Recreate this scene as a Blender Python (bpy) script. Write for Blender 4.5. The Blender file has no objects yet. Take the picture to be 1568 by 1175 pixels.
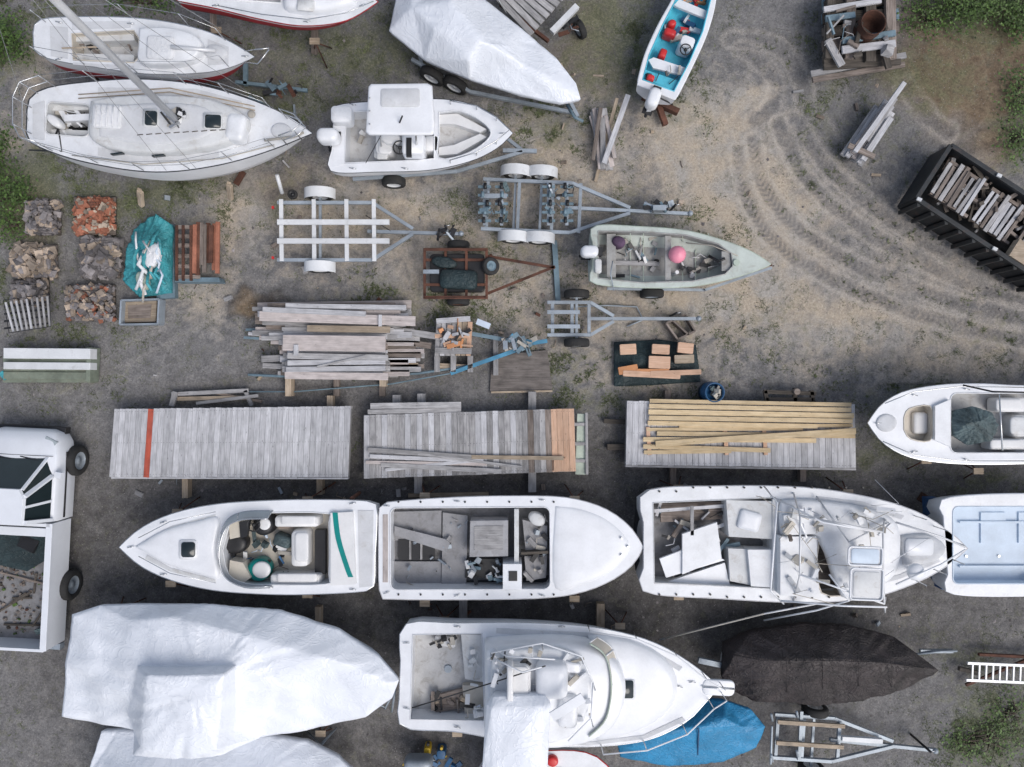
import bpy, bmesh, math, random, traceback
import numpy as np
from mathutils import Vector, Matrix, noise
from mathutils.geometry import tessellate_polygon, delaunay_2d_cdt
random.seed(7)
H=18.1; F=1088.0
R=random.random
def U(a,b): return random.uniform(a,b)
def W(px,py,z=0.0):
    s=(H-z)/F
    return Vector(((px-784)*s, -(py-587.5)*s, z))
def S(z=0.0): return (H-z)/F
scene=bpy.context.scene
ERR=[]
def build(fn):
    try: fn()
    except Exception: ERR.append(fn.__name__+": "+traceback.format_exc()[-400:])
    return fn
# ------------------------------------------------------------------ materials
def nt(name):
    m=bpy.data.materials.new(name); m.use_nodes=True
    n=m.node_tree; n.nodes.clear()
    o=n.nodes.new('ShaderNodeOutputMaterial'); b=n.nodes.new('ShaderNodeBsdfPrincipled')
    n.links.new(b.outputs[0],o.inputs[0])
    return m,n,b
def N(n,t,**k):
    x=n.nodes.new(t)
    for a,v in k.items(): setattr(x,a,v)
    return x
def mixc(n,a,b,f,blend='MIX'):
    x=N(n,'ShaderNodeMix',data_type='RGBA',blend_type=blend)
    for sock,val in ((x.inputs[0],f),(x.inputs[6],a),(x.inputs[7],b)):
        if hasattr(val,'is_output'): n.links.new(val,sock)
        elif isinstance(val,(int,float)): sock.default_value=val
        else: sock.default_value=(*val[:3],1)
    return x.outputs[2]
def mth(n,op,a,b=0.0,clamp=False):
    x=N(n,'ShaderNodeMath',operation=op,use_clamp=clamp)
    for i,v in enumerate((a,b)):
        if hasattr(v,'is_output'): n.links.new(v,x.inputs[i])
        else: x.inputs[i].default_value=v
    return x.outputs[0]
def mr(n,v,a,b,c=0.0,d=1.0):
    x=N(n,'ShaderNodeMapRange'); x.inputs[1].default_value=a;x.inputs[2].default_value=b;x.inputs[3].default_value=c;x.inputs[4].default_value=d
    n.links.new(v,x.inputs[0]); return x.outputs[0]
def noi(n,vec,scale,detail=4,rough=.55,dist=0):
    x=N(n,'ShaderNodeTexNoise'); x.inputs['Scale'].default_value=scale;x.inputs['Detail'].default_value=detail
    x.inputs['Roughness'].default_value=rough;x.inputs['Distortion'].default_value=dist
    n.links.new(vec,x.inputs['Vector']); return x.outputs[0]
def gray(n,v):
    c=N(n,'ShaderNodeCombineColor')
    for i in range(3): n.links.new(v,c.inputs[i])
    return c.outputs[0]
def mat(name,col,rough=.5,metal=0,var=.12,dirt=0.,dcol=(.16,.13,.10),scale=2.5,bump=.15,bscale=30,rv=0.,trans=0):
    m,n,b=nt(name)
    pos=N(n,'ShaderNodeNewGeometry').outputs['Position']
    n1=noi(n,pos,scale,5); n2=noi(n,pos,scale*9,4)
    c=mixc(n,[x*(1-var*1.6) for x in col],[min(.9,x*(1+var)) for x in col],mr(n,n1,.3,.7))
    c=mixc(n,c,gray(n,mr(n,n2,.25,.75,1-var,1+var*.3)),.8,'MULTIPLY')
    if dirt>0:
        d=mr(n,noi(n,pos,scale*1.7,8,.7,.6),.62-.16*dirt,.80-.1*dirt,0,min(1,dirt*1.1))
        c=mixc(n,c,dcol,d)
        d2=mr(n,noi(n,pos,scale*22,3,.6),.66,.74,0,min(1,dirt*.9)); c=mixc(n,c,dcol,d2)
    if rv>0:
        at=N(n,'ShaderNodeAttribute',attribute_name='rnd')
        c=mixc(n,c,gray(n,mr(n,at.outputs['Fac'],0,1,1-rv,1+rv*.6)),1,'MULTIPLY')
    n.links.new(c,b.inputs['Base Color'])
    b.inputs['Roughness'].default_value=rough;b.inputs['Metallic'].default_value=metal
    if bump>0:
        bp=N(n,'ShaderNodeBump'); bp.inputs['Strength'].default_value=bump; bp.inputs['Distance'].default_value=.02
        n.links.new(noi(n,pos,bscale,4),bp.inputs['Height']); n.links.new(bp.outputs[0],b.inputs['Normal'])
    if trans: b.inputs['Transmission Weight'].default_value=trans
    return m
def wood(name,c1,c2,rv=.3,rough=.85,streak=.5,blot=.4):
    m,n,b=nt(name)
    uv=N(n,'ShaderNodeUVMap',uv_map='UVMap').outputs[0]
    mp=N(n,'ShaderNodeMapping'); mp.inputs['Scale'].default_value=(1.6,38,1); n.links.new(uv,mp.inputs[0])
    s=noi(n,mp.outputs[0],1.0,6,.65,.2)
    mp2=N(n,'ShaderNodeMapping'); mp2.inputs['Scale'].default_value=(2.2,5,1); n.links.new(uv,mp2.inputs[0])
    s2=noi(n,mp2.outputs[0],1.3,5,.6)
    at=N(n,'ShaderNodeAttribute',attribute_name='rnd').outputs['Fac']
    c=mixc(n,c1,c2,mr(n,s,.35,.68))
    c=mixc(n,c,gray(n,mr(n,at,0,1,1-rv,1+rv*.5)),1,'MULTIPLY')
    c=mixc(n,c,gray(n,mr(n,s2,.3,.6,1-blot,1.05)),.9,'MULTIPLY')
    v=N(n,'ShaderNodeTexVoronoi'); v.inputs['Scale'].default_value=3.2; 
    mp3=N(n,'ShaderNodeMapping'); mp3.inputs['Scale'].default_value=(1,2.5,1); n.links.new(uv,mp3.inputs[0]); n.links.new(mp3.outputs[0],v.inputs['Vector'])
    k=mr(n,v.outputs['Distance'],.05,.11,.65,0); c=mixc(n,c,[x*.35 for x in c1],k)
    n.links.new(c,b.inputs['Base Color']); b.inputs['Roughness'].default_value=rough
    bp=N(n,'ShaderNodeBump'); bp.inputs['Strength'].default_value=streak; bp.inputs['Distance'].default_value=.008
    n.links.new(s,bp.inputs['Height']); n.links.new(bp.outputs[0],b.inputs['Normal'])
    return m
def tarp(name,col,rough=.4,var=.06,bs=.5,dirt=0,soft=1.0):
    m,n,b=nt(name)
    pos=N(n,'ShaderNodeNewGeometry').outputs['Position']
    a=noi(n,pos,1.1,3,.5,1.2); f=noi(n,pos,4.5*soft,4,.5,2.2); g=noi(n,pos,2.2*soft,2,.5,4.0)
    rid=mth(n,'ABSOLUTE',mth(n,'SUBTRACT',g,.5)); 
    c=mixc(n,[x*(1-var*2) for x in col],col,mr(n,a,.35,.6))
    if dirt: c=mixc(n,c,(.22,.2,.17),mr(n,noi(n,pos,3,8,.7,1),.6,.8,0,dirt))
    n.links.new(c,b.inputs['Base Color']); b.inputs['Roughness'].default_value=rough
    h=mth(n,'ADD',mth(n,'MULTIPLY',f,.6),mth(n,'MULTIPLY',mr(n,rid,0,.06,1,0),.25))
    bp=N(n,'ShaderNodeBump'); bp.inputs['Strength'].default_value=bs; bp.inputs['Distance'].default_value=.05
    n.links.new(h,bp.inputs['Height']); n.links.new(bp.outputs[0],b.inputs['Normal'])
    return m
M={}
M['gel']=mat('white_gelcoat',(.75,.765,.79),.34,var=.07,dirt=.34,dcol=(.42,.38,.32),bump=.05)
M['gel_clean']=mat('clean_gelcoat',(.79,.805,.835),.28,var=.05,dirt=.14,dcol=(.5,.47,.42),bump=.03)
M['gel_old']=mat('old_gelcoat',(.64,.65,.655),.5,var=.08,dirt=.55,dcol=(.33,.29,.24),bump=.1)
M['nonskid']=mat('nonskid_deck',(.62,.63,.65),.75,var=.07,dirt=.4,dcol=(.33,.3,.26),bump=.3,bscale=160)
M['cream']=mat('cream_gelcoat',(.62,.57,.49),.5,var=.07,dirt=.4,dcol=(.3,.25,.2))
M['sole']=mat('cockpit_sole',(.54,.54,.54),.7,var=.1,dirt=.7,dcol=(.22,.19,.16))
M['graysole']=mat('gray_sole',(.25,.25,.26),.8,var=.15,dirt=.8,dcol=(.1,.09,.08))
M['graypanel']=mat('gray_panel',(.34,.34,.355),.7,var=.12,dirt=.6,dcol=(.14,.13,.12),rv=.15)
M['vinyl']=mat('vinyl_cushion',(.74,.74,.74),.45,var=.05,dirt=.2,dcol=(.4,.37,.32),bscale=12)
M['red']=mat('red_bottom_paint',(.36,.03,.04),.6,var=.2,dirt=.3)
M['redp']=mat('red_plastic',(.6,.03,.03),.35,var=.1)
M['bluebot']=mat('blue_bottom_paint',(.03,.09,.22),.6,var=.2,dirt=.3)
M['blackbot']=mat('dark_bottom_paint',(.035,.04,.05),.65,var=.2,dirt=.3)
M['greenbot']=mat('pale_hull_paint',(.50,.55,.51),.6,var=.1,dirt=.45,dcol=(.25,.21,.16))
M['olive']=mat('skiff_rim_paint',(.46,.53,.45),.6,var=.12,dirt=.4)
M['floatside']=mat('float_side',(.20,.23,.18),.8,var=.2,dirt=.5)
M['skiffin']=mat('skiff_interior',(.38,.38,.37),.75,var=.15,dirt=.7,dcol=(.18,.16,.13))
M['aqua']=mat('aqua_paint',(.09,.52,.68),.45,var=.12,dirt=.25,dcol=(.1,.2,.25))
M['ltblue']=mat('light_blue_paint',(.60,.69,.79),.6,var=.06,dirt=.2,dcol=(.4,.41,.43))
M['glass']=mat('tinted_glass',(.018,.028,.032),.08,var=.1,bump=0)
M['clear']=mat('clear_windshield',(.38,.43,.45),.08,var=.1,bump=0)
M['black']=mat('black_plastic',(.02,.02,.022),.45,var=.2,rv=.2)
M['rubber']=mat('tire_rubber',(.028,.028,.028),.85,var=.25,dirt=.3)
M['galv']=mat('galvanized_steel',(.36,.41,.46),.5,.3,var=.15,dirt=.35,dcol=(.2,.13,.08),rv=.15)
M['steel']=mat('stainless_tube',(.62,.63,.64),.25,.85,var=.05,bump=0)
M['bluesteel']=mat('blue_gray_steel',(.17,.25,.30),.6,.1,var=.2,dirt=.4)
M['bluetr']=mat('blue_painted_steel',(.08,.27,.42),.6,.1,var=.2,dirt=.5)
M['whitep']=mat('white_painted_steel',(.70,.715,.73),.45,var=.06,dirt=.35,rv=.08)
M['truck']=mat('white_car_paint',(.74,.765,.81),.22,var=.03,dirt=.08,bump=0)
M['rust']=mat('rusty_steel',(.13,.055,.035),.85,var=.35,dirt=.5,dcol=(.05,.03,.025),rv=.3,bump=.4)
M['dumpster']=mat('black_dumpster_steel',(.022,.026,.03),.55,var=.3,dirt=.5,dcol=(.10,.05,.035),bump=.2)
M['alu']=mat('aluminium_mast',(.66,.67,.69),.4,.2,var=.05)
M['rope']=mat('rope',(.45,.42,.37),.9,var=.15)
M['teal']=tarp('teal_tarp',(.06,.36,.41),.5,.2,.8,.3)
M['bluet']=tarp('blue_tarp',(.03,.26,.50),.42,.12,.6)
M['blackt']=tarp('brown_tarp',(.048,.038,.038),.55,.25,1.0,.1)
M['grayt']=tarp('gray_green_tarp',(.11,.16,.17),.6,.25,.8)
M['dgreent']=tarp('dark_green_tarp',(.02,.04,.045),.6,.2,.8)
M['wrap']=tarp('white_shrink_wrap',(.80,.83,.885),.34,.03,.38,soft=.6)
M['canvas']=tarp('white_canvas',(.72,.73,.75),.7,.05,.5)
M['orange']=mat('orange_vinyl',(.62,.27,.11),.55,var=.12,rv=.15,dirt=.25)
M['yellow']=mat('yellow_plastic',(.6,.40,.03),.45,var=.1)
M['bluep']=mat('blue_plastic',(.025,.10,.22),.45,var=.2,dirt=.3)
M['pink']=mat('pink_buoy',(.85,.30,.40),.4,var=.06)
M['purple']=mat('purple_bag',(.12,.07,.13),.8,var=.25)
M['tealstripe']=mat('teal_stripe_gelcoat',(.0,.24,.22),.3,var=.08)
M['redstripe']=wood('red_painted_board',(.50,.09,.05),(.40,.10,.07),.1)
M['wgray']=wood('weathered_gray_wood',(.29,.285,.29),(.50,.49,.49),.28)
M['wgray2']=wood('silver_deck_wood',(.42,.42,.44),(.64,.64,.66),.2,blot=.3)
M['wbrown']=wood('weathered_brown_wood',(.15,.12,.10),(.33,.28,.25),.35)
M['wdark']=wood('dark_wet_wood',(.05,.042,.035),(.14,.12,.10),.35)
M['wnew']=wood('new_pine_lumber',(.56,.42,.24),(.74,.60,.40),.18,blot=.2)
M['wpink']=wood('fresh_cedar_boards',(.54,.33,.22),(.68,.47,.34),.14,blot=.2)
M['wrose']=wood('rosy_gray_lumber',(.42,.37,.35),(.60,.54,.52),.2,blot=.3)
M['wtan']=wood('tan_lumber',(.36,.28,.20),(.53,.44,.34),.25)
M['ply']=wood('stained_plywood',(.15,.13,.12),(.27,.24,.22),.2,blot=.5)
M['stone']=mat('field_stone',(.24,.22,.22),.9,var=.3,rv=.55,dirt=.3,bump=.6)
M['stonet']=mat('tan_stone',(.42,.34,.27),.9,var=.25,rv=.45,dirt=.3,bump=.6)
M['brick']=mat('red_brick',(.40,.16,.10),.9,var=.25,rv=.4,dirt=.4,bump=.5)
M['leaf']=mat('bush_leaves',(.085,.15,.03),.6,var=.3,rv=.6,scale=4,bump=0)
M['grass']=mat('grass_blades',(.135,.16,.07),.7,var=.35,rv=.5,scale=1.5,bump=0)
M['bark']=mat('twig_bark',(.10,.08,.06),.9)
# ------------------------------------------------------------------ mesh builder
def cen(l):
    c=Vector((0,0,0))
    for p in l: c+=p
    return c/len(l)
class Part:
    def __init__(s,name,bevel): s.name=name;s.bev=bevel;s.v=[];s.f=[];s.fm=[];s.fr=[];s.fs=[];s.uv=[];s.mats=[]
    def add(s,vs,fs,m,r=None,smooth=False,uvs=None):
        if m not in s.mats: s.mats.append(m)
        k=s.mats.index(m); o=len(s.v); r=R() if r is None else r
        s.v.extend([tuple(v) for v in vs])
        ox,oy=U(0,40),U(0,40)
        s.uv.extend([(u[0]+ox,u[1]+oy) for u in uvs] if uvs else [(v[0]+ox,v[1]+oy) for v in vs])
        for f in fs: s.f.append([i+o for i in f]);s.fm.append(k);s.fr.append(r);s.fs.append(smooth)
    def beam(s,P1,P2,w,h,m,r=None,roll=0):
        P1=Vector(P1);P2=Vector(P2);d=P2-P1;L=d.length
        if L<1e-6:return
        x=d/L; up=Vector((0,0,1)) if abs(x.z)<.95 else Vector((0,1,0))
        y=up.cross(x).normalized(); z=x.cross(y)
        if roll:
            q=Matrix.Rotation(roll,3,x); y=q@y; z=q@z
        vs=[];uv=[]
        for P,u in ((P1,0),(P2,L)):
            for a,b in ((-1,-1),(1,-1),(1,1),(-1,1)):
                vs.append(P+y*(a*w/2)+z*(b*h/2)); uv.append((u,a*w/2+b*h/2))
        s.add(vs,[(0,1,2,3),(7,6,5,4),(0,4,5,1),(1,5,6,2),(2,6,7,3),(3,7,4,0)],m,r,False,uv)
    def plank(s,a,b,wpx,zt,th,m,z2=None,r=None):
        z2=zt if z2 is None else z2
        A=W(a[0],a[1],zt);B=W(b[0],b[1],z2); A.z-=th/2;B.z-=th/2
        s.beam(A,B,wpx*S(zt),th,m,r)
    def slab(s,pts,zt,zb,m,r=None,zfun=None):
        t=[W(p[0],p[1],zt) for p in pts]; n=len(t)
        if zfun:
            for p in t:p.z=zfun(p)
        b=[Vector((p.x,p.y,zb)) for p in t]
        s.add(t+b,[tuple(range(n)),tuple(range(2*n-1,n-1,-1))]+[(i,i+n,(i+1)%n+n,(i+1)%n) for i in range(n)],m,r)
    def pillow(s,pts,z0,h,m,kind='round',zb=None,smooth=True,r=None):
        t=[W(p[0],p[1],z0+h*.6) for p in pts]; c=cen(t); n=len(t)
        prof={'round':[(.985,0),(1,.35),(.99,.75),(.955,.95),(.9,1)],
              'dome':[(1,0),(.985,.35),(.93,.66),(.82,.84),(.6,.95),(.3,1)],
              'soft':[(.98,0),(1,.4),(.96,.75),(.85,.92),(.6,1.0),(.3,1.02)],
              'flat':[(1,0),(1,.8),(.985,1)]}[kind]
        if zb is not None: prof=[(prof[0][0],(zb-z0)/h)]+prof
        vs=[];fs=[]
        for k,(f,g) in enumerate(prof):
            for p in t:
                q=c+(p-c)*f; q.z=z0+h*g; vs.append(q)
        for k in range(len(prof)-1):
            for i in range(n): fs.append((k*n+i,k*n+(i+1)%n,(k+1)*n+(i+1)%n,(k+1)*n+i))
        fs.append(tuple(range((len(prof)-1)*n,len(prof)*n)))
        s.add(vs,fs,m,r,smooth)
    def tube(s,pts,r,m,n=6,closed=False):
        pts=[Vector(p) for p in pts]; vs=[];fs=[];k=len(pts)
        rr=r if isinstance(r,(list,tuple)) else [r]*k
        for i,p in enumerate(pts):
            a=pts[i-1] if (i>0 or closed) else p; b=pts[(i+1)%k] if (i<k-1 or closed) else p
            d=(b-a); d=d.normalized() if d.length>1e-9 else Vector((1,0,0))
            up=Vector((0,0,1)) if abs(d.z)<.9 else Vector((0,1,0))
            y=up.cross(d).normalized();z=d.cross(y)
            for j in range(n):
                an=2*math.pi*j/n; vs.append(p+y*math.cos(an)*rr[i]+z*math.sin(an)*rr[i])
        for i in range(k if closed else k-1):
            for j in range(n):
                a=i*n;b=((i+1)%k)*n; fs.append((a+j,a+(j+1)%n,b+(j+1)%n,b+j))
        if not closed: fs.append(tuple(range(n))); fs.append(tuple(range((k-1)*n,k*n)))
        s.add(vs,fs,m,None,True)
    def rail(s,pts,r,m,closed=False,n=6): s.tube([W(*p) for p in pts],r,m,n,closed)
    def lathe(s,c,ax,prof,m,n=20,smooth=True):
        ax=Vector(ax).normalized(); up=Vector((0,0,1)) if abs(ax.z)<.9 else Vector((0,1,0))
        y=up.cross(ax).normalized();z=ax.cross(y);vs=[];fs=[];c=Vector(c)
        for (r,a) in prof:
            for j in range(n):
                an=2*math.pi*j/n; vs.append(c+ax*a+(y*math.cos(an)+z*math.sin(an))*max(r,1e-4))
        for k in range(len(prof)-1):
            for j in range(n): fs.append((k*n+j,k*n+(j+1)%n,(k+1)*n+(j+1)%n,(k+1)*n+j))
        s.add(vs,fs,m,None,smooth)
    def ball(s,c,r,m,sz=1):
        s.lathe(c,(0,0,1),[(r*math.sin(math.pi*i/10),-r*sz*math.cos(math.pi*i/10)) for i in range(11)],m,18)
    def cyl(s,px,py,rpx,z0,z1,m,n=20):
        c=W(px,py,z1); r=rpx*S(z1)
        s.lathe((c.x,c.y,0),(0,0,1),[(0,z0),(r,z0),(r,z1-.01),(r*.96,z1),(0,z1)],m,n,False)
    def wheel(s,c,ax,Rr,w,rim):
        s.lathe(c,ax,[(.58*Rr,-w*.42),(.66*Rr,-w*.5),(.9*Rr,-w*.5),(Rr,-w*.33),(Rr,w*.33),(.9*Rr,w*.5),(.66*Rr,w*.5),(.58*Rr,w*.42)],M['rubber'],22)
        s.lathe(c,ax,[(0,-w*.25),(.2*Rr,-w*.3),(.25*Rr,-w*.2),(.5*Rr,-w*.25),(.6*Rr,-w*.44)],rim,22)
        s.lathe(c,ax,[(0,w*.35),(.2*Rr,w*.35),(.25*Rr,w*.2),(.5*Rr,w*.25),(.6*Rr,w*.44)],rim,22)
    def rock(s,c,sz,m,flat=.7):
        q=Matrix.Rotation(U(0,6.3),3,'Z')@Matrix.Rotation(U(-.5,.5),3,'X')@Matrix.Rotation(U(-.5,.5),3,'Y')
        vs=[]
        ax=(sz*U(.7,1.3),sz*U(.5,1),sz*flat*U(.6,1))
        for a in (-1,1):
            for b in (-1,1):
                for d in (-1,1): vs.append(Vector(c)+q@Vector((a*ax[0]*U(.6,1)/2,b*ax[1]*U(.6,1)/2,d*ax[2]*U(.6,1)/2)))
        s.add(vs,[(0,1,3,2),(4,6,7,5),(0,4,5,1),(2,3,7,6),(0,2,6,4),(1,5,7,3)],m)
class Obj:
    def __init__(s,name): s.name=name;s.parts=[]
    def p(s,name,bevel=0.0):
        q=Part(name,bevel); s.parts.append(q); return q
    def done(s):
        s.parts=[p for p in s.parts if p.f]
        allv=np.array([v for p in s.parts for v in p.v]); mn=allv.min(0);mx=allv.max(0)
        org=np.array([(mn[0]+mx[0])/2,(mn[1]+mx[1])/2,mn[2]]); out=[]
        for p in s.parts:
            me=bpy.data.meshes.new(p.name); me.from_pydata([tuple(np.array(v)-org) for v in p.v],[],p.f)
            for m in p.mats: me.materials.append(m)
            me.polygons.foreach_set('material_index',p.fm); me.polygons.foreach_set('use_smooth',p.fs)
            a=me.attributes.new('rnd','FLOAT','FACE'); a.data.foreach_set('value',p.fr)
            uvl=me.uv_layers.new(name='UVMap'); li=np.empty(len(me.loops),dtype=np.int32); me.loops.foreach_get('vertex_index',li)
            uvl.data.foreach_set('uv',np.array(p.uv,dtype=np.float32)[li].ravel())
            bm=bmesh.new();bm.from_mesh(me);bmesh.ops.recalc_face_normals(bm,faces=bm.faces);bm.to_mesh(me);bm.free()
            o=bpy.data.objects.new(s.name if len(s.parts)==1 else p.name,me); scene.collection.objects.link(o)
            if p.bev>0:
                b=o.modifiers.new('bevel','BEVEL');b.width=p.bev;b.segments=2;b.limit_method='ANGLE';b.angle_limit=math.radians(40)
            out.append(o)
        if len(out)==1: out[0].location=org; return out[0]
        e=bpy.data.objects.new(s.name,None); e.empty_display_size=.3; scene.collection.objects.link(e); e.location=org
        for o in out: o.parent=e
        return e
# ------------------------------------------------------------------ 2D helpers
def rr(cx,cy,w,h,ang=0,r=4,n=4):
    r=min(r,w/2-.01,h/2-.01); out=[];a=math.radians(ang)
    for k,(sx,sy) in enumerate(((1,1),(-1,1),(-1,-1),(1,-1))):
        for i in range(n+1):
            t=math.pi/2*(k+i/n); x=sx*(w/2-r)+r*math.cos(t); y=sy*(h/2-r)+r*math.sin(t)
            out.append((cx+x*math.cos(a)-y*math.sin(a),cy+x*math.sin(a)+y*math.cos(a)))
    return out
def ell(cx,cy,rx,ry,ang=0,n=20):
    a=math.radians(ang)
    return [(cx+rx*math.cos(t)*math.cos(a)-ry*math.sin(t)*math.sin(a),cy+rx*math.cos(t)*math.sin(a)+ry*math.sin(t)*math.cos(a)) for t in [2*math.pi*i/n for i in range(n)]]
def spl(p,k=6):
    out=[]
    for i in range(len(p)-1):
        p0=p[max(i-1,0)];p1=p[i];p2=p[i+1];p3=p[min(i+2,len(p)-1)]
        for j in range(k):
            t=j/k
            out.append(tuple(.5*((2*p1[c])+(-p0[c]+p2[c])*t+(2*p0[c]-5*p1[c]+4*p2[c]-p3[c])*t*t+(-p0[c]+3*p1[c]-3*p2[c]+p3[c])*t**3) for c in range(2)))
    out.append(tuple(p[-1][:2])); return out
def resam(p,n):
    p=np.array(p,dtype=float); d=np.r_[0,np.cumsum(np.hypot(*(p[1:]-p[:-1]).T))]
    t=np.linspace(0,d[-1],n); return list(zip(np.interp(t,d,p[:,0]),np.interp(t,d,p[:,1])))
def hull(part,up,lo,z,zk,top,bot,rub=None,rr_=.022,split=.47,Nn=30,full=False):
    A=resam(spl(up),Nn);B=resam(spl(lo),Nn)
    prof=[(1,1),(.992,.82),(.965,.6),(.93,.47),(.82,.33),(.45,.12),(0,0)]
    if full: prof=[(1,1),(1.01,.85),(1.01,.7),(1.0,.55),(.93,.38),(.6,.15),(0,0)]
    ax=(W(*A[-1],z)-(W(*A[0],z)+W(*B[0],z))/2).normalized()
    rows=[]
    for i in range(Nn):
        t=i/(Nn-1);a=W(*A[i],z);b=W(*B[i],z);c=(a+b)/2
        kz=zk+(z-zk)*.7*max(0,(t-.6)/.4)**2.2
        row=[]
        for (f,zf) in prof:
            ff=f*(1-.5*t**3*(1-zf)); q=c+(a-c)*ff-ax*((1-zf)*.45*t**5); q.z=kz+(z-kz)*zf; row.append(q)
        for (f,zf) in prof[-2::-1]:
            ff=f*(1-.5*t**3*(1-zf)); q=c+(b-c)*ff-ax*((1-zf)*.45*t**5); q.z=kz+(z-kz)*zf; row.append(q)
        rows.append(row)
    k=len(rows[0]); vs=[v for r_ in rows for v in r_]; ft=[];fb=[]
    for i in range(Nn-1):
        for j in range(k-1):
            jj=j if j<k//2 else k-2-j
            zf=(prof[jj][1]+prof[jj+1][1])/2
            (ft if zf>split else fb).append((i*k+j,i*k+j+1,(i+1)*k+j+1,(i+1)*k+j))
    part.add(vs,ft,top,None,True); part.add(vs,fb,bot,None,True)
    part.add(rows[0],[tuple(range(k))],top)
    loop=A+B[::-1][1:]
    ded=[loop[0]]
    for q in loop[1:]:
        if math.hypot(q[0]-ded[-1][0],q[1]-ded[-1][1])>.3: ded.append(q)
    if math.hypot(ded[0][0]-ded[-1][0],ded[0][1]-ded[-1][1])<.3: ded.pop()
    if rub: part.tube([W(*q,z-.03) for q in ded],rr_,rub,6,True)
    return ded
def deck(part,loop,z,holes,m):
    loops=[[W(*p,z) for p in loop]]+[[W(*p,z) for p in h[0]] for h in holes]
    tr=tessellate_polygon(loops); flat=[v for l in loops for v in l]
    part.add(flat,[tuple(t) for t in tr],m,.5)
    for h,l in zip(holes,loops[1:]):
        n=len(l);zs=h[1]; bot=[Vector((p.x,p.y,zs)) for p in l]
        part.add(l+bot,[(i,(i+1)%n,(i+1)%n+n,i+n) for i in range(n)],h[2]); part.add(bot,[tuple(range(n))],h[3])
        part.tube(l,.018,h[2],5,True)
def panel(part,pts,z,m=None,th=.012):
    part.slab(pts,z+th,z-.02,m or M['nonskid'])
def tent(part,outline,inner,ridges,m,skirt,wr=.02,smooth=8,cuts=3,inw=.12,seed=0):
    n=len(outline);P=[W(*q) for q in outline+inner]
    ed=[(i,(i+1)%n) for i in range(n)]+ridges
    vo,eo,fo,ov,_,_=delaunay_2d_cdt([p.xy for p in P],ed,[],1,1e-4)
    bm=bmesh.new(); vs=[]
    for v,o in zip(vo,ov):
        z=P[o[0]].z if o else 1.5
        vs.append(bm.verts.new((v.x,v.y,z)))
    for f in fo: bm.faces.new([vs[i] for i in f])
    for _ in range(2): bmesh.ops.subdivide_edges(bm,edges=bm.edges[:],cuts=cuts,use_grid_fill=True)
    bmesh.ops.triangulate(bm,faces=[f for f in bm.faces if len(f.verts)>4])
    inn=[v for v in bm.verts if not v.is_boundary]
    for _ in range(smooth): bmesh.ops.smooth_vert(bm,verts=inn,factor=.5,use_axis_x=False,use_axis_y=False,use_axis_z=True)
    c=cen([v.co for v in bm.verts])
    for v in bm.verts:
        d=v.co-c; an=math.atan2(d.y,d.x); q=Vector((an*5,d.length*.5,seed*7.1))
        rg=1-abs(noise.noise(q*1.3))*2.5
        v.co.z+=wr*(noise.noise(Vector((v.co.x*1.5,v.co.y*1.5,seed)))*1.2+.8*rg*min(1,d.length/1.5)+.35*noise.noise(Vector((an*22,d.length,seed+3))))
    be=[e for e in bm.edges if e.is_boundary]
    r=bmesh.ops.extrude_edge_only(bm,edges=be); nv=[g for g in r['geom'] if isinstance(g,bmesh.types.BMVert)]
    for v in nv:
        d=(c-v.co); d.z=0; v.co+=d.normalized()*inw*.3; v.co.z-=.18
    be=[e for e in r['geom'] if isinstance(e,bmesh.types.BMEdge) and e.is_boundary]
    r=bmesh.ops.extrude_edge_only(bm,edges=be); nv=[g for g in r['geom'] if isinstance(g,bmesh.types.BMVert)]
    for v in nv:
        d=(c-v.co); d.z=0; v.co+=d.normalized()*inw*2; v.co.z=skirt
    bm.verts.index_update()
    part.add([v.co.copy() for v in bm.verts],[tuple(v.index for v in f.verts) for f in bm.faces],m,None,True)
    bm.free()
def stand(part,px,py,z,m=None):
    m=m or M['rust']; t=W(px,py,z)
    for k in range(3):
        a=k*2.1+R(); part.tube([t+Vector((0,0,-.1)),Vector((t.x+math.cos(a)*.3,t.y+math.sin(a)*.3,.02))],.018,m,5)
    part.beam(t+Vector((-.12,0,-.05)),t+Vector((.12,0,-.05)),.15,.04,M['wtan'])
def blocks(part,pts,z,m=None):
    for (x,y) in pts:
        c=W(x,y,z*.5); 
        k=max(1,int(z/.14))
        for i in range(k):
            zz=.07+i*.14; a=Vector((.35,0,0)) if i%2 else Vector((0,.35,0)); C=Vector((c.x,c.y,zz))
            part.beam(C-a,C+a,.16,.135,m or M['wbrown'])
def outboard(part,px,py,ang,z,m,sc=1.0,tilt=0):
    part.pillow(rr(px,py,34*sc,22*sc,ang,9*sc,5),z,.34*sc,m,'soft')
    part.pillow(rr(px,py,30*sc,18*sc,ang,7*sc,5),z-.03,.06,M['black'],'soft')
    a=math.radians(ang); c=W(px,py,z); d=Vector((math.cos(a),-math.sin(a),0))
    part.beam(c,c+Vector((0,0,-.75*sc)),.12*sc,.2*sc,m)
    part.beam(c+Vector((0,0,-.72*sc))-d*.16,c+Vector((0,0,-.72*sc))+d*.16,.28*sc,.02,M['black'])
    part.tube([c+Vector((0,0,-.82*sc))-d*.2,c+Vector((0,0,-.82*sc)),c+Vector((0,0,-.82*sc))+d*.2],[.03,.07,.03],M['black'],8)
    part.beam(c+Vector((0,0,-.12)),c+Vector((0,0,-.12))+d*.3,.2,.22,M['black'])
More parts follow.
